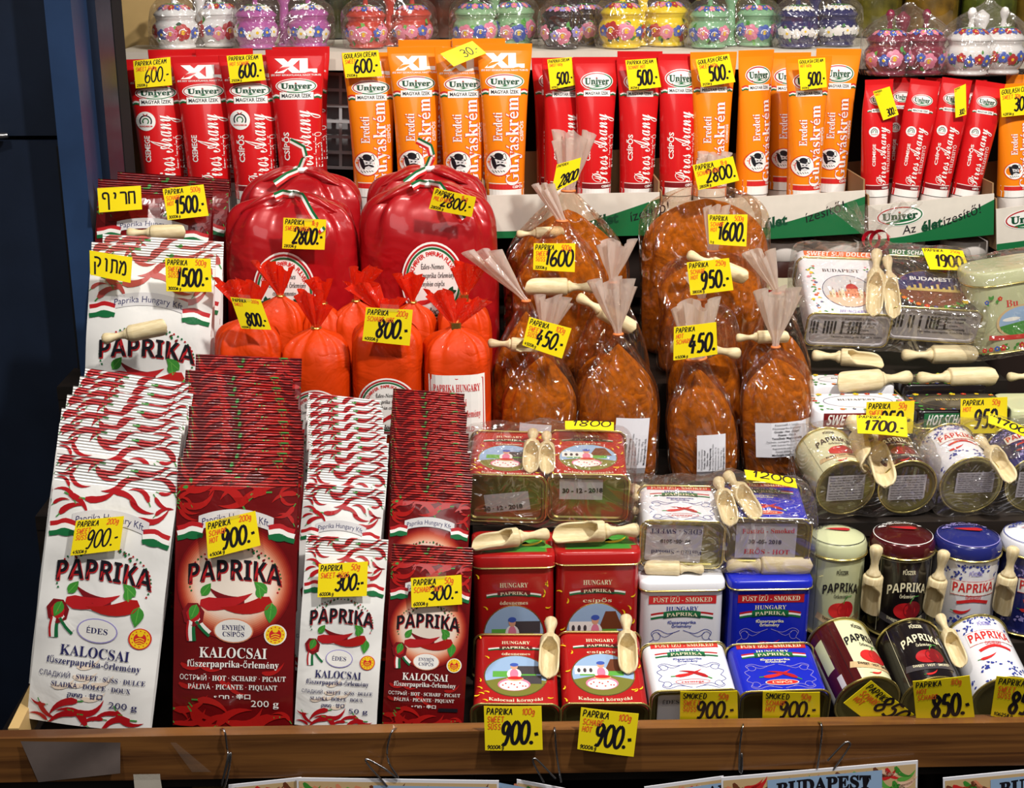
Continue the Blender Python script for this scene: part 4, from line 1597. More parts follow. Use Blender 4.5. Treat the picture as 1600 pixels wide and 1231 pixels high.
def wrap(frs, d, label, back=.0, puff=.006, name='cellophane_wrap', bulge=.10, top=None, film_name='clear_film', h0=-.004, h1=None, over=None):
    """clear film drawn round a gift pair; frs: frames of the things inside, left to right"""
    a, b = frs[0], frs[-1]
    m = a.M()
    mi = m.inverted()
    pts = []
    for f in frs:
        for x in (-.5, .5):
            for z in (0, f.h):
                for y in (0, d):
                    pts.append(mi @ (f.o + f.X * x * f.w + f.Z * z + f.Y * y))
    H = max(p.z for p in pts)

    def lim(z, ax, fn):
        lo = [p for p in pts if abs(p.z) < H * .4]
        hi = [p for p in pts if abs(p.z) > H * .6]
        return lerp(fn(p[ax] for p in lo), fn(p[ax] for p in hi), max(0, min(1, z / H)))
    rings = []
    for k in range(25):
        t = k / 24
        z = lerp(h0, H + .006, t)
        e = puff * (.6 + .8 * math.sin(math.pi * t))
        e2 = e + .0012 if 0 < k < 24 else e
        x0, x1 = lim(z, 0, min) - e2, lim(z, 0, max) + e2
        y0, y1 = lim(z, 1, min) - e2 * .8, lim(z, 1, max) + e2 * .5
        ring0 = rr(x1 - x0, y1 - y0, .010, z, y0, 6)
        ring = []
        for i, p in enumerate(ring0):
            q = ring0[(i + 1) % len(ring0)]
            ring.append(p)
            if (q - p).length > .02:
                ring += [p.lerp(q, k_ / 16) for k_ in range(1, 16)]
        rg = []
        for i, p in enumerate(ring):
            if over and p.y < y0 + .004:
                p.y -= over[1] * math.exp(-((p.x + (x0 + x1) / 2 - over[0]) / .030) ** 2) * min(1, math.sin(math.pi * min(1, max(0, t))) * 2.2)
            p = p + V(((x0 + x1) / 2, 0, 0))
            p.y -= .0012 * math.sin(p.x * 160 + z * 90) + .001 * math.sin(p.x * 70 - z * 210)
            rg.append(p)
        rings.append(rg)
    mb = MB()
    mb.loft(rings, film_name, True)
    t = mb.build(name, None, m)
    return tag(t, label, 'cellophane wrap', 'clear gift wraps')


# ================================================================== painted pots
def pot_pair(c1, c2, rad, hgt, col, label, flowers, seed, wrapped=True, lidcol=None):
    """a pair of painted lidded pots joined by a turned post, in a clear bag; c1, c2 base points"""
    c1, c2 = V(c1), V(c2)
    m = Matrix.Translation(c1)
    t = thing('painted_pot_pair', m, label, 'painted pot', 'painted spice pots on the top shelf')
    key = 'pot_%d_%d_%d' % col
    M(key, col, rough=.22, coat=.6)
    rp = [(0, .80), (.06, .84), (.12, .78), (.2, .86), (.45, 1.0), (.7, .97), (.86, .84), (.93, .88), (1, .90)]
    d = c2 - c1
    for k, o in ((0, V((0, 0, 0))), (1, d)):
        mb = MB()
        prof = [(.001, .0)] + [(rad * curve(rp, i / 24), hgt * i / 24) for i in range(25)] + [(rad * .8, hgt)]
        mb.lathe(prof, 48, key, o, False, False)
        S = lambda x, z, dd: (lambda R: V((o.x + R * math.sin(x / rad), o.y - R * math.cos(x / rad), o.z + z)))(rad * curve(rp, z / hgt) + dd + .0004)
        P = Pr(mb, S, .0003)
        r = random.Random(seed + k)
        x = -1.0 * rad
        i = 0
        while x < 1.15 * rad:
            big = flowers[i % len(flowers)]
            q = rad * (.34 if big[1] else .22) * r.uniform(.85, 1.15)
            z = hgt * (.48 + r.uniform(-.07, .07))
            for a in range(3):
                P.leafs(x + r.uniform(-1, 1) * q, z + r.uniform(-1.1, 1.1) * q, q * .8, r.uniform(0, 360), r.choice(('leaf', 'lgreen', 'dgreen')), 1.2)
            P.flower(x, z, q, big[0], big[2] if len(big) > 2 else 'yellow', 5 if not big[1] else 6, 2)
            if big[1]:
                P.disc(x + .15 * q, z, .4 * q, .45 * q, big[0], 2.6, 10)
                P.ring(x, z, .5 * q, .45 * q, .12 * q, 'white' if big[0] != 'white' else 'pink', 3, 14, 20, 200)
            x += q * 1.75
            i += 1
        mb.build('pot', t)
        mb = MB()
        lp = [(rad * .93, 0), (rad * .95, hgt * .04), (rad * .9, hgt * .09), (rad * .72, hgt * .22), (rad * .45, hgt * .33), (rad * .2, hgt * .38), (.0004, hgt * .39)]
        mb.lathe([(a, b + hgt) for a, b in lp], 40, key, o, True, False)
        S3 = lambda x, y, dd: V((o.x + x, o.y + y, o.z + hgt + dd + .0008 + hgt * curve([(0, .4), (.45, .33), (.72, .22), (.9, .09), (1, .02)], min(1, math.hypot(x, y) / rad))))
        P3 = Pr(mb, S3, .0003)
        for j in range(7):
            a = R_(200 + 23 * j)
            P3.flower(.66 * rad * math.cos(a), .66 * rad * math.sin(a), rad * .15, flowers[j % len(flowers)][0], 'yellow', 5, 2)
            P3.leafs(.5 * rad * math.cos(a + .2), .5 * rad * math.sin(a + .2), rad * .2, 40 * j, 'leaf', 1.5)
        lid_ = mb.build('lid', t)
        mb = MB()
        mb.lathe([(a, b + hgt) for a, b in [(rad * .13, hgt * .385), (rad * .10, hgt * .58), (rad * .16, hgt * .68), (rad * .2, hgt * .8), (rad * .12, hgt * .92), (.0004, hgt * .95)]], 24, key, o, True, False)
        mb.build('knob', lid_)
    mb = MB()
    mid = d * .5 + V((0, rad * .75, 0))
    mb.lathe([(rad * .42, 0), (rad * .42, hgt * .06), (rad * .3, hgt * .12), (rad * .24, hgt * .5), (rad * .34, hgt * .6), (rad * .24, hgt * .7), (rad * .2, hgt * 1.3), (rad * .32, hgt * 1.5), (rad * .32, hgt * 1.7), (.001, hgt * 1.85)], 24, key, mid, True, False)
    mb.build('post', t)
    if wrapped:
        mb = MB()
        L = d.length
        ca = d * .5
        ux = d.normalized()
        uy = V((-ux.y, ux.x, 0))
        prx = [(0, 1.0), (.05, 1.04), (.45, 1.04), (.62, .96), (.8, .6), (.93, .2), (1, .08)]
        pf = [(0, .01), (.5, .02), (.8, .08), (1, .2)]
        sk = Sack(hgt * 2.15, L / 2 + rad * 1.04, rad * 1.1, prx, prx, pf, 3.0, (7, 11), seed)
        mb.grid(lambda u, v: (lambda p: ca + ux * p.x + uy * p.y + V((0, 0, p.z)))(sk.at(u, v, 0)), 64, 30, 'clear_film', closed=True)
        mb.build('clear_bag', t)
    return t


# ################################################################## THE PLACE
def solid(name, a, b, mat, kind=None, parent=None, mw=None):
    mb = MB()
    mb.box(a, b, mat)
    o = mb.build(name, parent, mw)
    if kind:
        o['kind'] = kind
    return o


XL = -.452
XR = .62
# ---- setting
fl = solid('floor', (-3, -.6, -.02), (3, 3.2, 0), 'floor_dark', 'structure')
wb = solid('wall_back', (-1.2, 2.30, 0), (1.6, 2.36, 2.6), 'back_wall', 'structure')
# left shop front in dark blue paint: broad panel, proud stile, receding stile, then a gap
mb = MB()
Yp = 1.62


def vx(u, v, Y):
    return at(u, v, Y).x


xa = vx(100, 200, Yp)
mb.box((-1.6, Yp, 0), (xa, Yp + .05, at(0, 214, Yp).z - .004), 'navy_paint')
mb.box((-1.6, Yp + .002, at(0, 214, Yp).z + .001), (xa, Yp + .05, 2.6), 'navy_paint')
mb.box((-1.6, Yp + .02, at(0, 214, Yp).z - .006), (xa, Yp + .05, at(0, 214, Yp).z + .003), 'gap_black')
for (u0, v0, u1, v1) in ((86, 232, 118, 400),):
    pass
mb.box((vx(96, 300, Yp), Yp - .004, 0), (vx(102, 300, Yp), Yp + .001, at(0, 228, Yp).z), 'gap_black')
mb.build('wall_left')['kind'] = 'structure'
mb = MB()
x0, x1, x2, x3 = vx(102, 200, Yp), vx(142, 200, Yp), vx(176, 200, Yp + .06), vx(194, 200, Yp + .12)
mb.box((x0, Yp - .035, 0), (x1, Yp + .03, 2.6), 'navy_lit')
mb.build('trim_1')['kind'] = 'structure'
mb = MB()
mb.box((x1, Yp + .03, 0), (x2, Yp + .10, 2.6), 'navy_paint')
mb.build('trim_2')['kind'] = 'structure'
mb = MB()
mb.box((x2 - .01, Yp + .11, 0), (x3, Yp + .16, 2.6), 'gap_black')  # black slab standing in for the shade inside the open gap
mb.build('gap_shade')['kind'] = 'structure'
mb = MB()
bx0, bx1 = vx(178, 100, 2.02), vx(250, 100, 2.02)
mb.box((bx0, 2.02, 0), (bx1, 2.29, 2.6), 'beige_board')
mb.build('trim_4')['kind'] = 'structure'
# hook on the panel seam
mb = MB()
p = at(4, 212, Yp - .004)
mb.tube([p + V((-.03, -.004, 0)), p + V((-.01, -.008, .0)), p + V((.008, -.006, .001))], [.004, .0045, .003], 10, 'metal_wire')
mb.tube([p + V((-.012, .006, 0)), p + V((-.012, -.008, 0))], .003, 8, 'metal_wire')
tag(mb.build('door_latch'), 'small metal latch on the dark blue panel at the left edge', 'latch')

# ---- stepped stand
st = thing('display_stand', Matrix.Translation((0, 1.08, 0)), 'stepped wooden market display stand with a varnished front rail', 'display stand')


def spart(name, a, b, mat='deck_wood'):
    return solid(name, (a[0], a[1] - 1.08, a[2]), (b[0], b[1] - 1.08, b[2]), mat, None, st)


Z1, Z2, Z3, Z4 = .768, .905, .985, 1.0
CB = at(1200, 373, 1.745).z      # underside of the cartons
g_ = .003
xm = at(736, 700, 1.36).x        # left bay under the foil bags and red sacks, right bay under tins and clear bags
spart('step_board', (XL + .024, 1.094, Z1 - .018), (xm, 1.354, Z1 - g_))
spart('step_board', (xm + .001, 1.094, Z1 - .018), (XR, 1.377, Z1 - g_))
spart('step_board', (XL, 1.356, Z2 - .018), (xm, 1.545, Z2 - g_))
xp, xq = at(994, 800, 1.33).x, at(1258, 800, 1.33).x
spart('step_board', (xm + .001, 1.315, Z2 - .018), (xp, 1.538, Z2 - g_))
spart('step_board', (xp + .001, 1.378, Z2 - .018), (xq, 1.538, Z2 - g_))
spart('step_board', (xq + .001, 1.315, Z2 - .018), (XR, 1.538, Z2 - g_))
xn = at(785, 500, 1.60).x
spart('step_board', (XL - .022, 1.545, Z3 - .018), (xn, 1.648, Z3 - g_))
spart('step_board', (xn + .001, 1.538, Z3 - .018), (XR, 1.718, Z3 - g_))
spart('step_board', (XL - .05, 1.65, Z4 - .018), (xn, 1.885, Z4 - g_))
spart('step_board', (xn + .001, 1.72, Z4 - .018), (XR, 1.885, Z4 - g_))
spart('riser', (XL, 1.357, Z1 - .018), (xm, 1.366, Z2 - .018))
spart('riser', (xm + .001, 1.316, Z1 - .018), (xp, 1.326, Z2 - .018))
spart('riser', (xp + .001, 1.379, Z1 - .018), (xq, 1.389, Z2 - .018))
spart('riser', (xq + .001, 1.316, Z1 - .018), (XR, 1.326, Z2 - .018))
spart('riser', (XL - .022, 1.546, Z2 - .018), (xn, 1.556, Z3 - .018))
spart('riser', (xn + .001, 1.539, Z2 - .018), (XR, 1.549, Z3 - .018))
spart('riser', (XL - .05, 1.87, .4), (XR, 1.885, Z4 - .018))
spart('side_panel', (XL, 1.10, .0015), (XL + .016, 1.885, Z1 - .018))
spart('side_panel', (XR - .016, 1.10, .0015), (XR, 1.885, Z1 - .018))
zr = at(800, 1128, 1.092).z
zb = at(800, 1209, 1.078).z
spart('front_rail', (XL, 1.078, zb), (XR + .02, 1.092, zr), 'pine')
mb = MB()
for dz in (0,):
    c0, c1 = at(12, 1137, 1.094).x, at(29, 1137, 1.094).x
    mb.add([(c0, .0145, zb + .02), (c1, .0145, zb + .02), (c1, .0145, zr), (c0, .0145, zr),
            (c0, .14, zb + .02), (c1, .14, zb + .02), (c1, .14, zr + .010), (c0, .14, zr + .010)],
           [[0, 1, 2, 3], [5, 4, 7, 6], [4, 0, 3, 7], [1, 5, 6, 2], [3, 2, 6, 7], [4, 5, 1, 0]], 'beige_board')
mb.build('cheek_board', st)
# low blocks that lift the rear bags and the round tins
rx0 = at(1277, 900, 1.25).x
spart('packing_block', (rx0, 1.247, Z1), (XR - .02, 1.312, .799))
# crate under the tall red tubes
spart('packing_block', (XL - .04, 1.765, Z4), (at(750, 300, 1.745).x, 1.88, CB - .001))
# ---- upper shelf
ZS = at(300, 78, 1.93).z
us = solid('upper_shelf', (bx1 - .03, 1.895, ZS - .024), (1.2, 2.30, ZS), 'shelf_paint')
tag(us, 'pale painted shelf board behind the tubes, carrying the painted pots', 'shelf')

# ================================================================== foil bags in four stacks
B200 = Fr(135, 1137, 1.115, 182, 722, 192, 14)
D200 = Fr(362, 1138, 1.115, 370, 719, 187, 14)
B50 = Fr(523, 1138, 1.115, 542, 841, 128, 16)
D50 = Fr(660, 1138, 1.115, 676, 854, 127, 16)
mW200 = bag_meshes(B200.w, B200.h, .0195, False, 'w200', '200 g')
mD200 = bag_meshes(D200.w, D200.h, .0160, True, 'd200', '200 g')
mW50 = bag_meshes(B50.w, B50.h, .0145, False, 'w50', '50 g')
mD50 = bag_meshes(D50.w, D50.h, .0135, True, 'd50', '50 g', True)
ORD = ['second', 'third', 'fourth', 'fifth', 'sixth', 'seventh', 'eighth', 'ninth', 'tenth', 'eleventh']


def stack(fr, ms, tops, step, what, al, roll, group):
    front = bag_thing(ms, fr.M(), 'front ' + what + ', its whole printed face showing', group)
    n = len(tops)
    base = []
    for i, (u, v) in enumerate(tops):
        p = fr.hit(u, v, -step * (i + 1))
        ro = R_(roll[i % len(roll)])
        Zv = (fr.Z * math.cos(ro) + fr.X * math.sin(ro)).normalized()
        Xv = fr.Y.cross(Zv)
        o = p - Zv * fr.h
        base.append(o)
        pos = ORD[i] + ' from the front' if i < n - 1 else 'rearmost, topmost edge'
        dup(front, basis(Xv, fr.Y, Zv, o), what + ', ' + pos + ' of its stack', group)
    # sloping block of the stand under the rear bags
    mb = MB()
    cx = sum(b.x for b in base) / n
    pr = [(b.y, b.z - .024) for b in base if b.z - .024 > Z1 + .004]
    if pr:
        y1 = min(pr[-1][0] + .03, 1.343)
        pr = [(pr[0][0] - .004, max(Z1 + .001, pr[0][1] - .004))] + pr + [(y1, pr[-1][1])]
        a, b = cx - fr.w * .3, cx + fr.w * .3
        rg = []
        for x in (a, b):
            rg.append([V((x, y - 1.08, Z1)) for y in (y1, pr[0][0])] + [V((x, min(y, y1) - 1.08, z)) for y, z in pr])
        mb.loft(rg, 'deck_wood', False)
        mb.build('packing_block', st)
    return front


stack(B200, mW200, [(184, 674), (186, 651), (193, 630), (201, 617), (210, 602), (217, 588)], .0235,
      'large white 200 g chilli-print foil bag', 14, (.2, .3, .6, 1.0, 1.4, 1.2), 'large white paprika bags')
stack(D200, mD200, [(378, 706), (381, 691), (383, 674), (382, 656), (381, 638), (378, 620), (374, 602), (372, 585), (387, 557)], .0203,
      'large dark red 200 g chilli-print foil bag', 14, (.6, -.4, .3, .8, .4, 1, 2.2, 2.8, .6), 'large dark red paprika bags')
stack(B50, mW50, [(538, 760), (543, 727), (545, 706), (546, 690), (544, 675), (541, 660), (540, 646), (540, 633), (538, 620)], .0185,
      'small white 50 g chilli-print foil bag', 16, (1.4, .5, 1.6, -.5, .8, 1.2, .2, 1.5, 2.4), 'small white paprika bags')
stack(D50, mD50, [(675, 757), (677, 738), (674, 721), (675, 704), (672, 690), (674, 673), (671, 656), (673, 640), (671, 626), (670, 611)], .0178,
      'small dark red 50 g chilli-print foil bag', 16, (.4, 1.2, -.3, 1.6, .5, 1.3, .2, .9, 1.4, 1.1), 'small dark red paprika bags')
# half-kilo bags
W5 = Fr(220, None, 1.40, 234, 388, 190, 8, z=Z2 + .008)
W5b = Fr(240, None, 1.445, 249, 371, 188, 8, z=Z2 + .008)
D5 = Fr(232, None, 1.552, 237, 285, 176, 8, z=Z3 + .008)
D5b = Fr(258, None, 1.598, 266, 257, 176, 8, z=Z3 + .008)
mW5 = bag_meshes(W5.w, W5.h, .040, False, 'w500', '500 g', sealf=.93)
mD5 = bag_meshes(D5.w, D5.h, .040, True, 'd500', '500 g', sealf=.93)
g5 = 'half-kilo foil bags at the left'
bag_thing(mW5, W5.M(), 'wide white half-kilo paprika bag with a wooden scoop across it', g5)
bag_thing(mW5, W5b.M(), 'wide white half-kilo paprika bag behind the one with the wooden scoop', g5)
bag_thing(mD5, D5.M(), 'wide dark red half-kilo paprika bag with two yellow tags', g5)
bag_thing(mD5, D5b.M(), 'wide dark red half-kilo paprika bag at the very back, only its top edge showing', g5)

# ================================================================== red one-kilo sacks
S1 = Fr(462, None, 1.596, 457, 302, 199, 0, z=Z3 + .0006)
S2 = Fr(676, None, 1.596, 668, 286, 208, 0, z=Z3 + .0006)
S3 = Fr(474, None, 1.712, 470, 264, 186, 0, z=Z4 + .0006)
S4 = Fr(672, None, 1.712, 668, 262, 186, 0, z=Z4 + .0006)
red_sack(S1, .10, 'big red foil paprika sack, front left, tied with a tricolour ribbon bow', 1, (-.03, .51, .235, .30, 'csípősségmentes'))
red_sack(S2, .10, 'big red foil paprika sack, front right, its round label reading enyhén csípős', 2, (.03, .53, .225, .29, 'enyhén csípős'))
red_sack(S3, .095, 'big red foil paprika sack behind the left one, ribbon end standing up', 3, None, False)
red_sack(S4, .095, 'big red foil paprika sack behind the right one, only its top showing', 4, None, False)

# ================================================================== orange-red 200 g sacks
Yo, Yb = 1.436, 1.512
so = [
    (Fr(394, None, Yo, 388, 495, 100, 0, z=Z2 + .0006), 'small orange-red sack at the left end, under an 800 tag', [(-0.45, 0.040, 0.014), (0.25, 0.038, 0.011)], None, False),
    (Fr(503, None, Yo, 494, 512, 100, 0, z=Z2 + .0006), 'small orange-red sack, second of the front row, twisted red top', [(-0.15, 0.040, 0.012), (0.20, 0.025, 0.010)], ('round', .0, .50, .42), False),
    (Fr(613, None, Yo, 603, 492, 106, 0, z=Z2 + .0006), 'small orange-red sack, third of the front row, behind the large 800 tag', [(-0.70, 0.036, 0.015), (0.40, 0.019, 0.012)], ('round', .0, .52, .42), False),
    (Fr(718, None, Yo, 712, 510, 100, 0, z=Z2 + .0006), 'small orange-red sack with a rectangular label and gold clip', [(-0.45, 0.040, 0.012), (0.70, 0.030, 0.014)], ('rect', -.42, .10, .42, .75), True),
]
sb = [
    (Fr(440, None, Yb, 438, 462, 78, 0, z=Z2 + .0006), 'small orange-red sack of the rear row, behind the left 800 tag', [(-0.40, 0.038, 0.012), (0.10, 0.032, 0.010)], None, False),
    (Fr(507, None, Yb, 506, 474, 58, 0, z=Z2 + .0006), 'small orange-red sack of the rear row with a fanned red top', [(-0.15, 0.028, 0.012)], None, False),
    (Fr(568, None, Yb, 556, 470, 74, 0, z=Z2 + .0006), 'small orange-red sack of the rear row, top leaning right', [(0.35, 0.038, 0.014)], None, False),
    (Fr(646, None, Yb, 645, 472, 70, 0, z=Z2 + .0006), 'small orange-red sack of the rear row, behind the large 800 tag', [(-0.10, 0.032, 0.014)], None, False),
    (Fr(728, None, Yb, 725, 466, 82, 0, z=Z2 + .0006), 'small orange-red sack of the rear row, right end, gold clip', [(0.15, 0.040, 0.016)], None, True),
]
for i, (f, l, tu, lb, cl) in enumerate(so + sb):
    orange_sack(f, .066 if i < 4 else .050, l, 20 + i, tu, lb, cl)

# ================================================================== clear bags of ground paprika
P0 = None
DOME = [(0, .92), (.04, .99), (.5, 1.0), (.78, .95), (.90, .78), (.97, .45), (1, .12)]
bA = Fr(882, None, 1.664, 888, 298, 190, 0, z=Z3 + .0006)
bB = Fr(1096, None, 1.666, 1104, 288, 192, 0, z=Z3 + .0006)
bC = Fr(872, None, 1.584, 878, 345, 150, 0, z=Z3 + .0006)
bD = Fr(1108, None, 1.584, 1114, 392, 164, 0, z=Z3 + .0006)
bE = Fr(824, None, 1.506, 822, 470, 112, 0, z=Z2 + .0006)
bF = Fr(955, None, 1.506, 957, 441, 118, 0, z=Z2 + .0006)
bG = Fr(834, None, 1.449, 853, 530, 120, 0, z=Z2 + .0006)
bH = Fr(967, None, 1.449, 966, 522, 126, 0, z=Z2 + .0006)
bI = Fr(1102, None, 1.508, 1097, 468, 114, 0, z=Z2 + .0006)
bJ = Fr(1209, None, 1.508, 1214, 458, 108, 0, z=Z2 + .0006)
bK = Fr(1100, None, 1.449, 1088, 560, 110, 0, z=Z2 + .0006)
bL = Fr(1215, None, 1.449, 1212, 542, 112, 0, z=Z2 + .0006)
clear_bag(bA, .088, 'large clear bag of orange paprika at the back, tall pale tuft above its tag', None, (.05, .066, .020), 31, .90)
clear_bag(bB, .088, 'large clear bag of orange paprika at the back, right, round-topped under a 2800 tag', DOME, (.2, .036, .016), 32, .93)
clear_bag(bC, .07, 'clear paprika bag with a pale leaning tuft and the left 1600 tag', None, (-.55, .04, .010), 33, .93)
clear_bag(bD, .07, 'clear paprika bag with the 950 tag and a scoop slanting across it', DOME, (.05, .05, .012), 34, .95)
clear_bag(bE, .056, 'clear paprika bag whose long pale tuft leans left towards the red sacks', None, (-.85, .055, .017), 35, .95)
clear_bag(bF, .056, 'tall clear paprika bag with a scoop inside its upper half', None, (.1, .045, .017), 36, .62)
clear_bag(bG, .058, 'front clear paprika bag at the left, under the 450 tag beside the red tins', None, (.1, .046, .016), 37, .90, (-.26, .05, .14, .45, 0))
clear_bag(bH, .058, 'front clear paprika bag with a narrow label turned on its side', None, (-.1, .058, .020), 38, .95, (-.10, .0, .31, .47, -5))
clear_bag(bI, .056, 'clear paprika bag behind the right 450 tag', DOME, (-.1, .030, .013), 39, .72)
clear_bag(bJ, .056, 'clear paprika bag with a long tuft leaning left, a scoop laid inside', None, (-.45, .048, .014), 40, .80)
clear_bag(bK, .058, 'bottle-shaped clear paprika bag under the right 450 tag, narrow label on its side', [(0, .90), (.04, .98), (.40, 1.0), (.62, .86), (.78, .56), (.90, .40), (1, .30)], (.05, .062, .020), 41, .93, (-.14, .0, .26, .42, -4), .26)
clear_bag(bL, .058, 'front clear paprika bag at the right with a wide typed label', [(0, .92), (.04, .99), (.5, 1.0), (.72, .93), (.86, .66), (.95, .28), (1, .10)], (.05, .062, .020), 42, .93, (-.36, .21, .47, .48, 0))

# ================================================================== cartons, jars and cream tubes
def carton(u0, u1, v0, v1, label, logo=True, logo_x=.25, txt_x=.52):
    f = Fr((u0 + u1) / 2, v1, 1.745, (u0 + u1) / 2, v0, u1 - u0, 0)
    W, H, D = f.w, f.h, .147
    t = thing('display_carton', f.M(), label, 'carton', 'tube cartons on the upper step')
    mb = MB()
    th = .002
    mb.box((-W / 2, 0, 0), (W / 2, D, th), 'carton_in')
    mb.box((-W / 2, th, th), (-W / 2 + th, D, H * 1.25), 'carton_in')
    mb.box((W / 2 - th, th, th), (W / 2, D, H * 1.25), 'carton_in')
    mb.box((-W / 2, D - th, th), (W / 2, D, H * 1.6), 'carton_in')
    mb.build('tray', t)
    mb = MB()
    mb.box((-W / 2, 0, th), (W / 2, th, H), 'carton')
    P = Pr(mb, lambda x, z, dd: V((x, -dd, z)), .0002)
    n = 14
    vs_, fs = [], []
    for i in range(n + 1):
        s = i / n
        x = -W / 2 + W * s
        top = H * curve([(0, .16), (.3, .18), (.6, .36), (1, .86)], s)
        vs_ += [(x, 0), (x, top)]
        if i:
            fs.append([2 * i - 2, 2 * i, 2 * i + 1, 2 * i - 1])
    P.put(vs_, fs, 'green', 1)
    a = R_(9)
    P.text('Az', -W / 2 + W * (txt_x - .20), H * .34, H * .30, 'black', 'sans', rot=6, layer=2, shear=.15)
    P.text('élet', -W / 2 + W * (txt_x - .02), H * .40, H * .34, 'dgreen', 'heavy', rot=9, layer=2, shear=.15)
    P.text('ízesítő!', -W / 2 + W * (txt_x + .22), H * .56, H * .33, 'black', 'sans', rot=15, layer=2, shear=.15)
    if logo:
        univer(P, -W / 2 + W * logo_x, H * .68, W * .19, H * .24, 2)
    mb.build('front_panel', t)
    return f


carton(755, 1030, 303, 370, 'white and green tube carton half hidden behind the clear paprika bags', False, txt_x=.72)
carton(1034, 1351, 307, 374, 'white and green tube carton under the orange tubes', False, txt_x=.58)
carton(1357, 1553, 312, 376, 'white and green tube carton with a red oval logo, under the small red tubes')
carton(1557, 1760, 314, 379, 'white and green tube carton cut off by the right edge')


def flame(u, v):
    pass


for i, (u, nm) in enumerate(((1130, 'jar with a pale lid beside the large right paprika bag'), (1212, 'jar with a pale lid, half behind the white city tin'), (1300, 'dark jar with a pale lid behind the white city tin'), (1398, 'dark jar with a pale lid behind the ribbon curl'), (1496, 'dark jar with a pale lid behind the yellow 1900 tag'), (1592, 'dark jar with a pale lid at the right edge under the cartons'))):
    o = atz(u, 1.79, Z4)
    t = thing('paprika_jar', Matrix.Translation(o), nm, 'jar', 'jars under the tube cartons')
    H = CB - Z4 - .010
    r = .033
    mb = MB()
    mb.lathe([(r * .9, 0), (r, .004), (r, H * .68), (r * .86, H * .78)], 40, 'jar_dark')
    P = Pr(mb, lambda x, z, dd: V(((r + dd) * math.sin(x / r), -(r + dd) * math.cos(x / r), z)), .0004)
    P.rect(-.05, H * .12, .05, H * .55, 'cream', 1, 14, 2)
    P.rect(-.02, H * .35, .05, H * .38, 'red', 2, 10, 1)
    P.rect(-.02, H * .28, .05, H * .31, 'green', 2, 10, 1)
    mb.build('jar', t)
    mb = MB()
    mb.lathe([(r * .9, H * .76), (r * .93, H * .77), (r * .93, H * .985), (r * .9, H)], 40, 'jar_lid')
    mb.build('lid', t)

HC = .044


def tfr(ut, vt, w, Y, yaw=0, vb=306, dx=0, al=2):
    ub = ut + (800 - ut) * (vb - vt) / 6770 + dx
    return Fr(ub, vb, Y, ut, vt, w, al, yaw=yaw)


def tmat(f, ms):
    H = max(v.co.z for v in ms[1][1].vertices)
    top = f.o + f.Z * f.h
    k = (top.z - CB - .0035) / f.Z.z
    return f.M(top - f.Z * k) @ Matrix.Diagonal((1, 1, k / H, 1))


fx = tfr(461, 77, 90, 1.795)
mXR = {s: tube_meshes(fx.w, fx.h, 'red', True, 'CSÍPŐS' if s else 'CSEMEGE', sn, HC) for s, sn in ((0, False), (1, False))}
mXRs = {s: tube_meshes(fx.w, fx.h, 'red', True, 'CSÍPŐS' if s else 'CSEMEGE', True, HC) for s in (0, 1)}
fo = tfr(788, 68, 85, 1.79)
mXO = tube_meshes(fo.w, fo.h, 'orange', True, 'CSÍPŐS', False, HC)
fr_ = tfr(932, 90, 72, 1.80)
mR = {s: tube_meshes(fr_.w, fr_.h, 'red', False, s, False, HC) for s in ('CSEMEGE', 'CSÍPŐS')}
mO = {s: tube_meshes(fr_.w * 1.0, fr_.h * 1.04, 'orange', False, s, False, HC) for s in ('CSEMEGE', 'CSÍPŐS')}
fs_ = tfr(1446, 124, 45, 1.79)
mS = {s: tube_meshes(fs_.w, fs_.h, 'red', False, s, True, HC, .96) for s in ('CSEMEGE', 'CSÍPŐS')}
mSO = tube_meshes(fs_.w * 1.3, fs_.h, 'orange', False, 'CSEMEGE', False, HC, .80)
gx, go, gr, gs = 'tall red cream tubes', 'tall orange cream tubes', 'red and orange cream tubes in the middle', 'small red cream tubes'
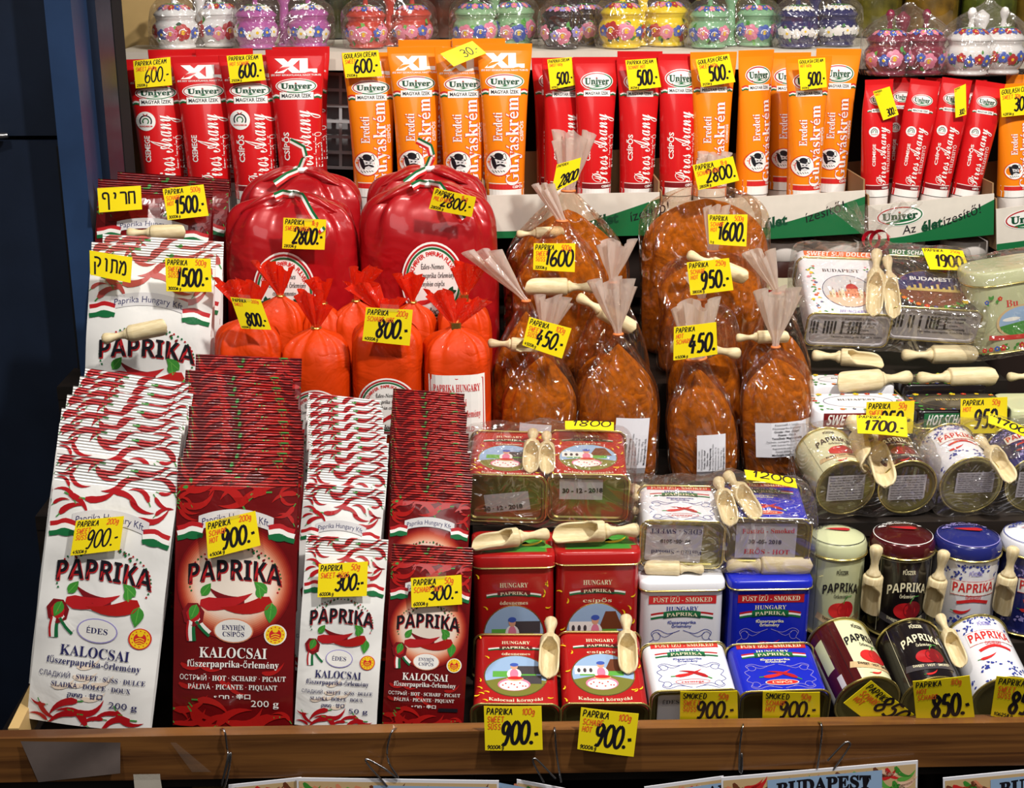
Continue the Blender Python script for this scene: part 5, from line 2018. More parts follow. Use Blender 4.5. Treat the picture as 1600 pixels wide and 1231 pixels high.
TT = [
    (240, 92, 88, 1.824, 7, mXRs[0], 'tall red tube at the left end, its logo under a 600 tag, white snail disc', gx, 0),
    (314, 88, 88, 1.813, 7, mXR[0], 'tall red tube between the two 600 tags, script lettering, no disc', gx, 0),
    (388, 86, 88, 1.803, 7, mXRs[1], 'tall red tube with a white snail disc under the second 600 tag', gx, 0),
    (461, 77, 90, 1.795, 2, mXR[1], 'tall red tube at the right of its row, whole white XL showing', gx, 0),
    (276, 77, 86, 1.870, 4, mXR[0], 'tall red tube of the rear row, below the white pot', gx, 0),
    (350, 76, 86, 1.866, 4, mXR[0], 'tall red tube of the rear row, below the violet pot', gx, 0),
    (470, 73, 86, 1.865, 4, mXR[0], 'tall red tube of the rear row, at its right end', gx, 0),
    (577, 82, 85, 1.824, 7, mXO, 'tall orange tube at the left end with the orange 600 tag', go, 0),
    (648, 73, 85, 1.814, 7, mXO, 'tall orange tube, second of its row, white XL cut by its neighbour', go, 0),
    (722, 74, 85, 1.804, 7, mXO, 'tall orange tube under the tilted shiny tag', go, 0),
    (788, 68, 85, 1.792, 2, mXO, 'tall orange tube at the right of its row, whole white XL and round portrait', go, 0),
    (664, 62, 84, 1.868, 4, mXO, 'tall orange tube of the rear row behind the second one', go, 0),
    (748, 60, 84, 1.868, 4, mXO, 'tall orange tube of the rear row behind the shiny tag', go, 0),
    (866, 90, 74, 1.852, 6, mR['CSEMEGE'], 'red tube mostly hidden behind the first 500 tag', gr, 0),
    (882, 92, 72, 1.815, 14, mR['CSEMEGE'], 'red tube carrying the first 500 tag', gr, -4),
    (932, 89, 72, 1.80, 6, mR['CSEMEGE'], 'red tube between the first two 500 tags, oval logo in full view', gr, 0),
    (1000, 90, 72, 1.80, 4, mR['CSÍPŐS'], 'red tube carrying the second 500 tag', gr, 0),
    (1064, 84, 72, 1.80, 6, mR['CSÍPŐS'], 'red tube left of the orange tube with the third 500 tag', gr, 0),
    (1000, 80, 72, 1.868, 2, mR['CSEMEGE'], 'red tube of the rear row between the middle 500 tags', gr, 0),
    (1115, 81, 74, 1.795, 2, mO['CSEMEGE'], 'orange tube carrying the third 500 tag', gr, 4),
    (1182, 78, 74, 1.81, 30, mO['CSEMEGE'], 'orange tube turned aside, right of the third 500 tag', gr, 4),
    (1233, 82, 74, 1.85, 6, mO['CSÍPŐS'], 'orange tube behind the one with the last 500 tag', gr, 4),
    (1264, 88, 66, 1.785, 4, mO['CSÍPŐS'], 'orange tube carrying the last 500 tag, tilted a little', gr, 6),
    (1311, 76, 72, 1.825, 4, mO['CSÍPŐS'], 'orange tube at the right end of the middle row', gr, 0),
    (1374, 124, 45, 1.79, 4, mS['CSEMEGE'], 'small red tube carrying the left 300 tag', gs, 7),
    (1446, 125, 40, 1.79, -10, mS['CSEMEGE'], 'small red tube between the 300 tags, leaning right', gs, -16),
    (1496, 123, 40, 1.79, -12, mS['CSÍPŐS'], 'small red tube carrying the right 300 tag, leaning right', gs, -18),
    (1548, 128, 42, 1.79, -6, mS['CSÍPŐS'], 'small red tube right of the upright 300 tag', gs, -22),
    (1412, 121, 40, 1.845, -4, mS['CSEMEGE'], 'small red tube of the rear row, right of the left 300 tag', gs, 0),
    (1468, 122, 40, 1.845, -6, mS['CSÍPŐS'], 'small red tube of the rear row, left of the right 300 tag', gs, -6),
    (1520, 124, 40, 1.845, -4, mS['CSÍPŐS'], 'small red tube of the rear row at the right end', gs, -6),
    (1590, 130, 62, 1.79, 4, mSO, 'small orange tube at the right edge with a 300 tag', 'small orange cream tubes', 12),
    (1600, 116, 62, 1.86, 4, mSO, 'small orange tube behind the one at the right edge', 'small orange cream tubes', 10),
]
TF = {}
for u, v, w_, Y, yaw, ms, lab, g, dx in TT:
    f = tfr(u, v, w_, Y, yaw, dx=dx)
    tube_thing(ms, tmat(f, ms), lab, g)
    TF[lab] = f
TFL = list(TF.values())

# ================================================================== painted pots on the shelf
def pots(u1, u2, v, Y, w_, col, label, flowers, seed, dy=.03, z=None, hk=.70):
    o = at(u1, v, Y)
    if z is None:
        z = ZS + .0015
        o = atz(u1, Y, z)
    else:
        o = atz(u1, Y, z)
    c2 = atz(u2, Y + dy, o.z)
    r = w_ / 2 * depth(o) / F
    pot_pair(o, c2, r, r * 2 * hk, col, label, flowers, seed)


W_ = ('white', True)
pots(277, 346, 78, 1.945, 70, (226, 226, 226), 'pair of white painted pots with red roses at the left end of the shelf', [('red', True), ('pblue', False), ('pink', True)], 1, .035)
pots(402, 484, 76, 1.945, 68, (176, 92, 160), 'pair of violet painted pots with small white flowers', [('white', False), ('pblue', False), ('white', False)], 2, .025)
pots(573, 645, 76, 1.95, 66, (190, 58, 44), 'pair of brick red painted pots with large pale pink roses', [('pblue', False), ('pink', True), ('pink', True)], 3, .035)
pots(743, 803, 70, 1.955, 70, (132, 172, 130), 'pair of sage green painted pots standing above the tall orange tubes', [('pblue', True), ('pink', True)], 4, .03)
pots(877, 915, 78, 1.94, 66, (34, 24, 34), 'pair of black painted pots with pink roses, partly behind the yellow pair', [('pink', True), ('lil', False)], 5, .055)
pots(971, 1040, 76, 1.94, 72, (236, 204, 30), 'pair of yellow painted pots with red and blue flowers', [('pblue', False), ('red', True), ('pink', True)], 6, .035)
pots(1107, 1180, 78, 1.94, 66, (128, 176, 136), 'pair of sage green painted pots right of the yellow pair', [('pblue', True), ('pink', True)], 7, .03)
pots(1243, 1306, 75, 1.94, 66, (32, 36, 92), 'pair of navy blue painted pots with white blossoms', [('white', False, 'white'), ('white', False, 'yellow')], 8, .03)
ZT = max((TF[k].o + TF[k].Z * TF[k].h).z for k in TF if 'small red' in k) + .001
pots(1384, 1440, 118, 1.842, 72, (122, 36, 60), 'pair of wine red painted pots standing on the small red tubes', [('pink', True), ('pblue', False)], 9, .012, z=ZT)
pots(1510, 1560, 118, 1.842, 74, (226, 222, 220), 'pair of white painted pots standing on the small red tubes', [('pblue', False), ('red', False)], 10, .014, z=ZT)

# ================================================================== red paprika tins
ta, tb = 80, 86
gt = 'red paprika tins'


def pr_lid_leaf(P, w_, d):
    P.rect(-.38 * w_, .12 * d, .40 * w_, .72 * d, 'olive', 1)
    P.rect(-.36 * w_, .14 * d, .38 * w_, .70 * d, 'leaf', 1.6)
    for i in range(7):
        P.leafs((-.3 + .1 * i) * w_, .40 * d, .2 * w_, (20, 160, 330, 60)[i % 4], 'lgreen', 2)
    P.chili(.25 * w_, .45 * d, .3 * w_, 30, 'yellow', .2, 2.4)


R1 = Fr(806, 1102, 1.114, 806, 988, 138, 80)
R2 = Fr(947, 1101, 1.114, 936, 984, 138, 80)
tin(R1, .045, 'tin_red', 'red paprika tin lying in the front row, left, picture with a dark barn', pr_red(False), lid_h=.004, endmat='tin_gold', group=gt)
tin(R2, .045, 'tin_red', 'red paprika tin lying in the front row, right, picture with white arches', pr_red(True), lid_h=.004, endmat='tin_gold', group=gt)
R3 = Fr(None, None, 1.245, 803, 868, 127, 0, z=Z1 + .0006)
R4 = Fr(None, None, 1.245, 935, 863, 130, 0, z=Z1 + .0006)
tin(R3, .062, 'tin_red', 'standing red paprika tin, left, a scoop lying across its lid', pr_red(False), lid_h=.013, lidpr=pr_lid_leaf, group=gt)
tin(R4, .062, 'tin_red', 'standing red paprika tin, right, a larger scoop lying across its lid', pr_red(True), lid_h=.013, lidpr=pr_lid_leaf, group=gt)
R5 = Fr(790, 744, 1.306, 797, 672, 126, ta)
R6 = Fr(920, 743, 1.306, 917, 671, 126, ta)
tin(R5, .054, 'tin_red', 'red tin in the gift pair, left, crooked sticker on its base', pr_red(False), lid_h=.004, group=gt, sticker_=(-.26, .22, .30, .62, 8),
    sticker_rows=[('30 · 12 · 2018', -.03, .30, .13, 'dgrey', 8, 'heavy')])
tin(R6, .054, 'tin_red', 'red tin in the gift pair, right, straight dated sticker', pr_red(True), lid_h=.004, group=gt, sticker_=(-.36, .46, .18, .90, 0),
    sticker_rows=[('30 - 12 - 2018', -.07, .66, .13, 'black', 2, 'heavy')])
wrap([R5, R6], .054, 'clear wrap around the pair of red tins', over=(.040, .012))

# ---- smoked paprika tins
gm = 'smoked paprika tins'
M1 = Fr(1087, 1080, 1.114, 1067, 1001, 138, 80)
M2 = Fr(1228, 1081, 1.114, 1202, 1002, 142, 80)
pw, pb = pr_smoked(False), pr_smoked(True)
tin(M1, .045, 'tin_white', 'white smoked paprika tin lying in the front row', pw, lid_h=.004, group=gm, sticker_=(-.42, .04, -.12, .98, 0),
    sticker_rows=[('ÉDES', -.27, .72, .14, 'dgrey', 0, 'serif'), ('paprika', -.26, .22, .14, 'dgrey', 0, 'serif')])
tin(M2, .045, 'tin_blue', 'blue smoked paprika tin lying in the front row', pb, lid_h=.004, group=gm)
M3 = Fr(None, None, 1.245, 1068, 909, 130, 0, z=Z1 + .0006)
M4 = Fr(None, None, 1.245, 1207, 907, 128, 0, z=Z1 + .0006)
tin(M3, .062, 'tin_white', 'standing white smoked paprika tin under the smoked gift pair', pw, lid_h=.0095, group=gm)
tin(M4, .062, 'tin_blue', 'standing blue smoked paprika tin under the smoked gift pair', pb, lid_h=.0095, group=gm)
M5 = Fr(1068, 816, 1.258, 1060, 757, 130, 82)
M6 = Fr(1203, 812, 1.258, 1188, 752, 132, 82)
tin(M5, .052, 'tin_white', 'white tin of the smoked gift pair, its base sticker upside down', pw, lid_h=.004, group=gm, sticker_=(-.44, .12, .24, .92, -2),
    sticker_rows=[('ÉDES - SWEET', -.08, .78, .15, 'navy', 180, 'serif'), ('30 -05- 2018', -.08, .56, .11, 'dgrey', 180, 'heavy'), ('Füstízű - Smoked', -.06, .32, .13, 'navy', 180, 'serif')])
tin(M6, .052, 'tin_blue', 'blue tin of the smoked gift pair, reddish writing on its base sticker', pb, lid_h=.004, group=gm, sticker_=(-.38, .14, .34, .90, 1),
    sticker_rows=[('Füstízű - Smoked', 0, .74, .15, 'wred', 2, 'serif'), ('30 -05- 2018', -.03, .50, .12, 'dgrey', 0, 'heavy'), ('ERŐS - HOT', 0, .28, .15, 'wred', 0, 'serif')])
wrap([M5, M6], .052, 'clear wrap around the white and blue smoked pair', over=(.050, .013))

# ---- city tins
gb = 'printed city tins'
B1 = Fr(1330, 492, 1.555, 1306, 392, 130, 68)
B2 = Fr(1466, 484, 1.555, 1444, 391, 140, 68)
tin(B1, .046, 'tin_white', 'white city tin of the ribbon gift pair, round picture of a domed palace', pr_budapest(False), lid='tin_white', lid_h=.016, band=('orange', 'SWEET SÜß DOLCE', 'white'), group=gb, endmat='sticker',
    sticker_=(-.44, .1, .36, .92, 0), sticker_rows=[('||| |||| | ||||', -.16, .62, .4, 'black', 0, 'heavy')] + [(ROWS[i][0], .12, .84 - .11 * i, .09, 'dgrey', 0, 'bold') for i in range(6)])
tin(B2, .046, 'tin_black', 'black city tin of the ribbon gift pair, gold night picture', pr_budapest(True), lid='tin_black', lid_h=.016, band=('green', 'HOT SCHARF PICANTE', 'white'), group=gb, endmat='sticker',
    sticker_=(-.44, .1, .40, .92, 0), sticker_rows=[('|||| || | |||| |', -.18, .62, .4, 'black', 0, 'heavy')] + [(ROWS[i][0], .14, .84 - .11 * i, .09, 'dgrey', 0, 'bold') for i in range(6)])
wrap([B1, B2], .046, 'clear wrap around the city tin pair with the red ribbon curl', over=(.046, .018))


def lid_city(black):
    def f(P, w_, d):
        P.ring(0, d * .5, w_ * .36, d * .34, .006 * w_, 'rim_gold' if black else 'navy', 1.5)
        pts = [(x * w_ * .44, z * d) for x in (-1, 1) for z in (.1, .25, .4, .55, .7, .85)] + [(x * w_, z * d) for z in (.07, .92) for x in (-.35, -.22, -.1, .04, .16, .3)]
        posies(P, pts, .026 * w_, 5, layer=2)
        P.text('BUDAPEST', 0, d * .6, .12 * d, 'gold' if black else 'dgrey', 'serif', width=.4 * w_, layer=2)
    return f


B3 = Fr(None, None, 1.412, 1352, 641, 152, 0, z=Z2 + .0006)
B4 = Fr(None, None, 1.412, 1508, 641, 150, 0, z=Z2 + .0006)
B5 = Fr(None, None, 1.487, 1333, 601, 132, 0, z=Z2 + .006)
B6 = Fr(None, None, 1.487, 1478, 600, 130, 0, z=Z2 + .006)
B7 = Fr(None, None, 1.412, 1652, 640, 140, 0, z=Z2 + .0006)


def pr_posy(P, w_, h):
    r = random.Random(2)
    posies(P, [(r.uniform(-.42, .42) * w_, r.uniform(.45, .95) * h) for _ in range(26)], .03 * w_, 6, ('wred', 'wred', 'orange', 'pblue'))


tin(B3, .060, 'tin_white', 'standing white city tin under the left 950 tag, dark red lid band', pr_posy, lid='tin_white', lid_h=.020, band=('dred', 'SWEET SÜß DOLCE', 'white'), lidpr=lid_city(False), group=gb)
tin(B4, .060, 'tin_black', 'standing black city tin under the right 950 tag, green lid band', pr_posy, lid='tin_black', lid_h=.020, band=('green', 'HOT SCHARF PICANTE', 'white'), lidpr=lid_city(True), group=gb)
tin(B5, .040, 'tin_white', 'white city tin of the second row, a scoop along its lid', None, lid_h=.016, lidpr=lid_city(False), group=gb)
tin(B6, .040, 'tin_black', 'black city tin of the second row, a scoop along its lid', None, lid_h=.016, lidpr=lid_city(True), group=gb)
tin(B7, .060, 'tin_sage', 'standing pale tin cut off by the right edge', None, lid_h=.020, group=gb)
B8 = Fr(1598, 548, 1.545, 1590, 420, 140, 2)


def pr_cream(P, w_, h):
    P.text('Bu', -.08 * w_, .74 * h, .15 * h, 'wred', 'serif', layer=2)
    P.disc(.02 * w_, .45 * h, .29 * w_, .25 * h, 'tan', 1.4, 30)
    P.disc(.02 * w_, .45 * h, .26 * w_, .22 * h, 'skyb', 2, 30)
    P.disc(.02 * w_, .45 * h, .26 * w_, .22 * h, 'leaf', 2.5, 24, 2, 0, 190, 350)
    P.disc(-.1 * w_, .50 * h, .1 * w_, .03 * h, 'white', 2.8, 14)
    P.line([(-.36 * w_, .27 * h), (-.2 * w_, .24 * h), (.1 * w_, .22 * h), (.36 * w_, .28 * h)], .07 * h, 'wred', 3)
    posies(P, [(-.42 * w_ + .07 * w_ * i, .09 * h) for i in range(13)], .03 * w_, 9, ('wred', 'pblue', 'wred'))
    posies(P, [(-.36 * w_ + .05 * w_ * i, (.80 + .03 * (i % 2)) * h) for i in range(4)], .025 * w_, 10, ('pblue', 'wred'))


tin(B8, .075, 'tin_sage', 'pale oval city tin at the right edge, landscape picture and flower border', pr_cream, lid='tin_sage', lid_h=.016, rad=.03, group=gb)
wrap([B8], .075, 'clear wrap over the pale oval tin at the right edge', puff=.0065)

# ---- round tins


def pr_round(kind):
    ink_ = {'cream': 'black', 'black': 'cream', 'white': 'wred', 'navy': 'wred'}[kind]

    def f(P, r, h):
        P.text('FŰSZER', 0, .84 * h, .07 * h, ink_ if kind in ('cream', 'black') else 'lil', 'bold', width=.42 * r, layer=2)
        if kind in ('white', 'navy'):
            rr_ = random.Random(4)
            for i in range(60):
                x, z = rr_.uniform(-1.2, 1.2) * r, rr_.choice((rr_.uniform(.78, .97), rr_.uniform(.04, .28))) * h
                P.leafs(x, z, .12 * r, rr_.uniform(0, 360), 'blue' if kind == 'white' else 'lil', 1.4)
                P.disc(x + .05 * r, z, .03 * r, .03 * r, 'blue' if kind == 'white' else 'lil', 1.6, 6)
            P.rect(-.72 * r, .56 * h, .72 * r, .74 * h, 'white', 1.6, 10)
            for z in (.56, .74):
                P.line([(-.72 * r + .18 * r * i, z * h) for i in range(9)], .006 * h, 'wred', 2, 0)
        P.text('PAPRIKA', 0, .66 * h, .16 * h, ink_, 'sansb', width=1.32 * r, layer=3, bend=.06 * h if kind in ('cream', 'black') else 0)
        P.text('őrlemény', 0, .545 * h, .07 * h, ink_, 'serifit', width=.5 * r, layer=2)
        if kind in ('cream', 'black'):
            P.disc(-.05 * r, .36 * h, .36 * r, .10 * h, 'wred' if kind == 'cream' else 'red', 2, 20)
            P.disc(.2 * r, .37 * h, .3 * r, .11 * h, 'red' if kind == 'cream' else 'dred', 2.4, 20)
            P.line([(.1 * r, .45 * h), (.2 * r, .53 * h), (.4 * r, .54 * h)], .03 * r, 'leaf', 3)
            P.line([(-.85 * r, .27 * h), (-.4 * r, .22 * h), (0, .205 * h), (.4 * r, .22 * h), (.85 * r, .27 * h)], .085 * h, 'dgrey' if kind == 'black' else 'tan', 2)
            P.text('SWEET · HOT · SMOKED', 0, .215 * h, .05 * h, 'cream' if kind == 'black' else 'black', 'bold', width=1.2 * r, layer=3, bend=-.05 * h)
            P.chili(-.1 * r, .11 * h, .4 * r, 20, 'wred', .2, 2)
            for sg in (-1, 1):
                P.line([(sg * .95 * r, .97 * h), (sg * .95 * r, .05 * h)], .012 * r, ink_, 2, 0)
            P.line([(-.95 * r + .19 * r * i, .965 * h) for i in range(11)], .012 * r, ink_, 2, 0)
        else:
            P.line([(-.5 * r, .46 * h), (0, .50 * h), (.5 * r, .46 * h)], .04 * h, 'wred', 2)
            P.chili(-.3 * r, .36 * h, .55 * r, 15, 'wred', .15, 2.4, .2)
    return f


def pr_dome(kind):
    def f(P, r):
        c = {'cream': 'black', 'black': 'white', 'navy': 'lil', 'white': 'blue'}[kind]
        t = 'PAPRIKA'
        for i, ch in enumerate(t):
            a = R_(150 - 120 * i / 6)
            P.text(ch, .66 * r * math.cos(a), .66 * r * math.sin(a), .36 * r, c, 'sansb', rot=math.degrees(a) - 90, layer=2)
        P.text('őrlemény', 0, .36 * r, .2 * r, c, 'bold', layer=2)
        P.chili(-.05 * r, -.05 * r, .85 * r, 170, 'red', -.12, 3, .24, None)
        P.ring(0, 0, .93 * r, .93 * r, .02 * r, c, 1.5)
    return f


gq = 'round paprika tins'
C1 = Fr(1363, 1060, 1.128, 1313, 962, 104, 76)
C2 = Fr(1468, 1060, 1.132, 1424, 963, 104, 76)
C3 = Fr(1580, 1060, 1.136, 1530, 957, 106, 76)


def pr_maroon_cream(P, r, h):
    """half maroon, half cream wrapper turned a little"""
    P.rect(-1.45 * r, .0, -.28 * r, .985 * h, 'tin_maroon', 1, 18)
    P.rect(-1.30 * r, .34 * h, -.92 * r, .80 * h, 'tin_sage', 1.6, 6)
    P.rect(-1.0 * r, .05 * h, -.8 * r, .22 * h, 'sticker', 1.8, 4)
    sh = Pr(P.mb, lambda x, z, d: P.S(x + .42 * r, z, d), P.eps)
    pr_round('cream')(sh, r, h)


round_tin(C1, 'tin_cream', 'cream and dark maroon round tin lying in the front row, left', pr_maroon_cream, 'tin_cream', False, True, lid_h=.004, group=gq)
round_tin(C2, 'tin_black', 'black round tin lying in the front row behind an 850 tag', pr_round('black'), 'tin_black', False, True, lid_h=.004, group=gq)
round_tin(C3, 'tin_white', 'white round tin with blue flowers lying in the front row at the right', pr_round('white'), 'tin_navy', False, True, lid_h=.004, group=gq)
zb_ = .803
for (u, vt, w_, mat, lid, kind, lab) in ((1310, 826, 88, 'tin_sage', 'tin_sage', 'cream', 'standing sage round tin with a domed lid showing a red chilli'),
                                        (1412, 824, 96, 'tin_black', 'tin_maroon', 'black', 'standing black round tin with a shiny maroon domed lid'),
                                        (1514, 826, 100, 'tin_white', 'tin_navy', 'navy', 'standing white round tin with a blue domed lid'),
                                        (1618, 824, 98, 'tin_navy', 'tin_white', 'white', 'standing dark blue round tin with a white domed lid at the right edge')):
    f = Fr(None, None, 1.281, u, vt, w_, 0, z=zb_)
    round_tin(f, mat, lab, pr_round({'navy': 'white', 'white': 'navy'}.get(kind, kind)), lid, True, False, lidpr=pr_dome(kind), group=gq)
ST = (-.62, -.50, .66, .46)
D1 = Fr(1327, 722, 1.318, 1289, 666, 94, 82)
D2 = Fr(1424, 722, 1.318, 1386, 668, 92, 82)
D3 = Fr(1525, 716, 1.322, 1483, 660, 98, 82)
D4 = Fr(1628, 716, 1.322, 1590, 662, 96, 82)
round_tin(D1, 'tin_cream', 'cream round tin of the left round gift pair', pr_round('cream'), 'tin_maroon', False, True, ST, lid_h=.004, group=gq)
round_tin(D2, 'tin_maroon', 'dark red round tin of the left round gift pair', pr_round('black'), 'tin_maroon', False, True, ST, lid_h=.004, group=gq)
round_tin(D3, 'tin_white', 'white flowered round tin of the right round gift pair', pr_round('white'), 'tin_navy', False, True, (-.5, -.3, .75, .45), lid_h=.004, group=gq)
round_tin(D4, 'tin_navy', 'dark blue round tin of the right round gift pair, at the picture edge', pr_round('navy'), 'tin_navy', False, True, ST, lid_h=.004, group=gq)
wrap([D1, D2], D1.w, 'clear wrap around the cream and dark red round tins', puff=.005, over=(.034, .006))
wrap([D3, D4], D3.w, 'clear wrap around the white and blue round tins', puff=.005, over=(.034, .006))

# ---- red ribbon curl and spray of film above the city pair
o = B1.hit(1366, 374, .012)
mb = MB()
for k, (dx, r) in enumerate(((-.004, .0105), (.006, .0115))):
    mb.grid(lambda u, v: o + V((dx + r * math.cos(6.6 * u + .4) + .005 * v, .004 * v + .008 * u, r * 1.05 * math.sin(6.6 * u + .4) - .004 * v)), 36, 1, 'ribbon_red')
tag(mb.build('ribbon_curl'), 'dark red ribbon curl on top of the city tin gift pair', 'ribbon')
mb = MB()
for lean, L, w1 in ((-.9, .045, .014), (.9, .045, .014), (0, .04, .018)):
    tuft(mb, o + V((0, .012, -.004)), L, .004, w1, lean, 'clear_film', 3, nf=4)
tag(mb.build('film_spray'), 'spray of clear film fanning out behind the red ribbon curl', 'cellophane')

# ================================================================== scoops
scoop((198, 364), (292, 362), D5, .022, 'wooden scoop on the dark red half-kilo bag, half hidden', 180)
scoop((160, 530), (264, 509), W5, .024, 'wooden scoop lying back side up across the white half-kilo bag', 175, off1=.028)
scoop((807, 366), (882, 362), bA, .052, 'wooden scoop on the large left paprika bag, handle to the left', 180)
scoop((932, 449), (819, 447), bC, .048, 'wooden scoop lying level below the left 1600 tag', 170)
scoop((902, 463), (990, 514), bF, .018, 'wooden scoop slanting inside the tall clear bag behind the narrow label', 160)
scoop((762, 536), (852, 541), bE, .036, 'wooden scoop with its hollow showing, left of the 450 tag', 10)
scoop((1074, 397), (1166, 434), bD, .044, 'wooden scoop slanting behind the 950 tag', 170)
scoop((1157, 553), (1046, 536), bI, .036, 'wooden scoop whose handle sticks out right of the right 450 tag', 170)
scoop((1150, 528), (1232, 525), bJ, .018, 'wooden scoop lying level inside the clear bag at the right', 180)
scoop((1370, 392), (1366, 484), B1, .0095, 'wooden scoop standing on the white city tin, left of two', 0, .66)
scoop((1386, 402), (1397, 488), B1, .0095, 'wooden scoop standing between the city tins, right of two', 8, .66)


def top(fr, d=0):
    """frame lying on the lid of a standing tin"""
    g = Fr.__new__(Fr)
    g.o = fr.o + fr.Z * fr.h
    g.n = V((0, 0, 1))
    g.w, g.h, g.X, g.Y, g.Z = fr.w, d, V((1, 0, 0)), V((0, 0, -1)), V((0, 1, 0))
    return g


T3, T4 = top(R3), top(R4)
scoop((858, 834), (738, 846), T3, .0125, 'wooden scoop on the left standing red tin, hollow up', -20)
scoop((999, 828), (864, 832), T4, .0145, 'large pale wooden scoop on the right standing red tin, hollow up', -38)
scoop((833, 674), (829, 728), R5, .008, 'small wooden scoop on the red gift pair, left of two', 0, k=1.0)
scoop((854, 678), (855, 730), R6, .008, 'small wooden scoop on the red gift pair, right of two', 0)
scoop((861, 968), (857, 1048), R1, .010, 'wooden scoop lying on the left front red tin', 0)
scoop((978, 964), (982, 1041), R2, .010, 'wooden scoop lying on the right front red tin', 0)
scoop((1122, 750), (1142, 810), M5, .008, 'wooden scoop on the smoked gift pair, left of two', 0)
scoop((1136, 741), (1182, 800), M6, .009, 'wooden scoop slanting onto the blue smoked tin, right of two', 0)
scoop((1100, 889), (1006, 886), top(M3), .006, 'wooden scoop squeezed on the lid of the standing white smoked tin', 110)
scoop((1135, 884), (1266, 882), top(M4), .006, 'wooden scoop squeezed on the lid of the standing blue tin', -110)
scoop((1359, 676), (1386, 746), D1, -.004, 'wooden scoop between the cream and dark red round tins, hollow showing', -4)
scoop((1331, 656), (1364, 728), D1, -.002, 'wooden scoop edgewise beside the cream round tin', -90)
scoop((1529, 684), (1581, 742), D3, -.004, 'wooden scoop between the white and blue round tins, hollow showing', -4)
scoop((1268, 555), (1382, 562), top(B5), .011, 'wooden scoop on the white tin of the second row', 30)
scoop((1409, 555), (1524, 553), top(B6), .011, 'wooden scoop on the black tin of the second row, back up', -105)
scoop((1424, 589), (1302, 598), top(B3), .011, 'wooden scoop on the lid of the standing white city tin', 105)
scoop((1433, 591), (1554, 588), top(B4), .011, 'wooden scoop on the lid of the standing black city tin', -105)
scoop((1574, 589), (1660, 586), top(B7), .011, 'wooden scoop on the pale tin at the right edge', -105)
fd = Fr(1360, None, 1.250, 1360, 840, 20, 0, z=.80)
scoop((1370, 852), (1357, 966), fd, .0, 'wooden scoop upright between the sage and black round tins', 40)
scoop((1476, 860), (1452, 968), fd, .0, 'wooden scoop upright between the black and blue-lidded round tins', 40)
scoop((1584, 854), (1562, 966), fd, .0, 'wooden scoop upright right of the blue-lidded round tin', 40)
scoop((1468, 962), (1502, 1034), C2, -.004, 'wooden scoop lying between the black and white front round tins', 10)
gz = Fr.__new__(Fr)
gz.o, gz.n = at(992, 776, 1.33), V((0, 0, 1))
scoop((993, 779), (992, 742), gz, 0, 'wooden scoop end on showing between the red and the smoked gift pairs, upper', 30, k=.75)
scoop((993, 800), (992, 763), gz, -.012, 'wooden scoop end on showing between the red and the smoked gift pairs, lower', 30, k=.75)

# ================================================================== price tags
pt = price_tag
SW, HT = ('SWEET', 'SÜSS'), ('SCHARF', 'HOT')
pt([(152, 294), (220, 290), (222, 327), (155, 332)], D5, .008, '', 'yellow tag lettered in Hebrew on the dark red half-kilo bag', hebrew='ףירח')
pt([(254, 295), (318, 288), (326, 337), (262, 344)], D5, .009, '1500.-', 'yellow 1500 tag on the dark red half-kilo bag', wt='500g', subs=HT, foot='3000/kg', tape=False)
pt([(140, 391), (207, 402), (204, 442), (141, 429)], W5, .008, '', 'yellow tag lettered in Hebrew on the white half-kilo bag', hebrew='קותמ')
pt([(258, 403), (329, 404), (331, 456), (260, 455)], W5, .009, '1500.-', 'yellow 1500 tag on the white half-kilo bag', wt='500g', subs=SW, foot='3000/kg')
pt([(443, 340), (510, 343), (507, 390), (441, 388)], S1, .062, '2800.-', 'yellow 2800 tag on the left big red sack', wt='1kg', subs=('SWEET-SÜSS',), foot='2800/kg', tape=True)
pt([(679, 293), (744, 308), (737, 339), (670, 326)], S2, .070, '2800.-', 'yellow 2800 tag on the right big red sack', wt='1kg', subs=('MILD HOT',), foot='2800/kg', off1=.066)
pt([(360, 464), (407, 468), (424, 515), (377, 513)], so[0][0], .037, '800.-', 'yellow 800 tag tilted on the leftmost small orange sack', wt='200g', subs=('SWEET',), foot='4000/kg', tape=True)
pt([(572, 480), (645, 484), (640, 540), (566, 532)], so[2][0], .040, '800.-', 'large yellow 800 tag on the third small orange sack', wt='200g', subs=('SCHARF-HOT',), foot='4000/kg', tape=True)
pt([(870, 257), (908, 246), (903, 281), (861, 303)], bA, .062, '2800', 'yellow 2800 tag on the tuft of the large left paprika bag', subs=(), foot='2800/kg', big=.6)
pt([(1082, 258), (1145, 244), (1155, 282), (1091, 297)], bB, .045, '2800.', 'yellow 2800 tag on the top of the large right paprika bag', wt='1kg', subs=('SCHARF HOT',), foot='2800/kg', big=.55)
pt([(834, 380), (899, 380), (898, 425), (833, 421)], bC, .050, '1600', 'yellow 1600 tag on the left clear paprika bag', wt='500g', subs=SW, foot='3200/kg', big=.62)
pt([(1106, 335), (1168, 335), (1166, 385), (1108, 381)], bD, .030, '1600.', 'yellow 1600 tag on the large right paprika bag', wt='500g', subs=HT, foot='kg', big=.62)
pt([(1073, 410), (1139, 403), (1146, 453), (1079, 461)], bI, .030, '950.-', 'yellow 950 tag on a clear paprika bag', wt='250g', subs=HT, foot='3800/kg', big=.56)
pt([(827, 495), (893, 513), (878, 560), (816, 539)], bG, .034, '450.-', 'yellow 450 tag on the front left clear paprika bag', wt='100g', subs=SW, foot='4500/kg', big=.56, off1=.036)
pt([(1053, 511), (1119, 503), (1121, 553), (1052, 563)], bK, .034, '450.', 'yellow 450 tag on the bottle-shaped clear paprika bag', wt='', subs=('HOT', 'SCHARF'), foot='4500/kg', big=.60)


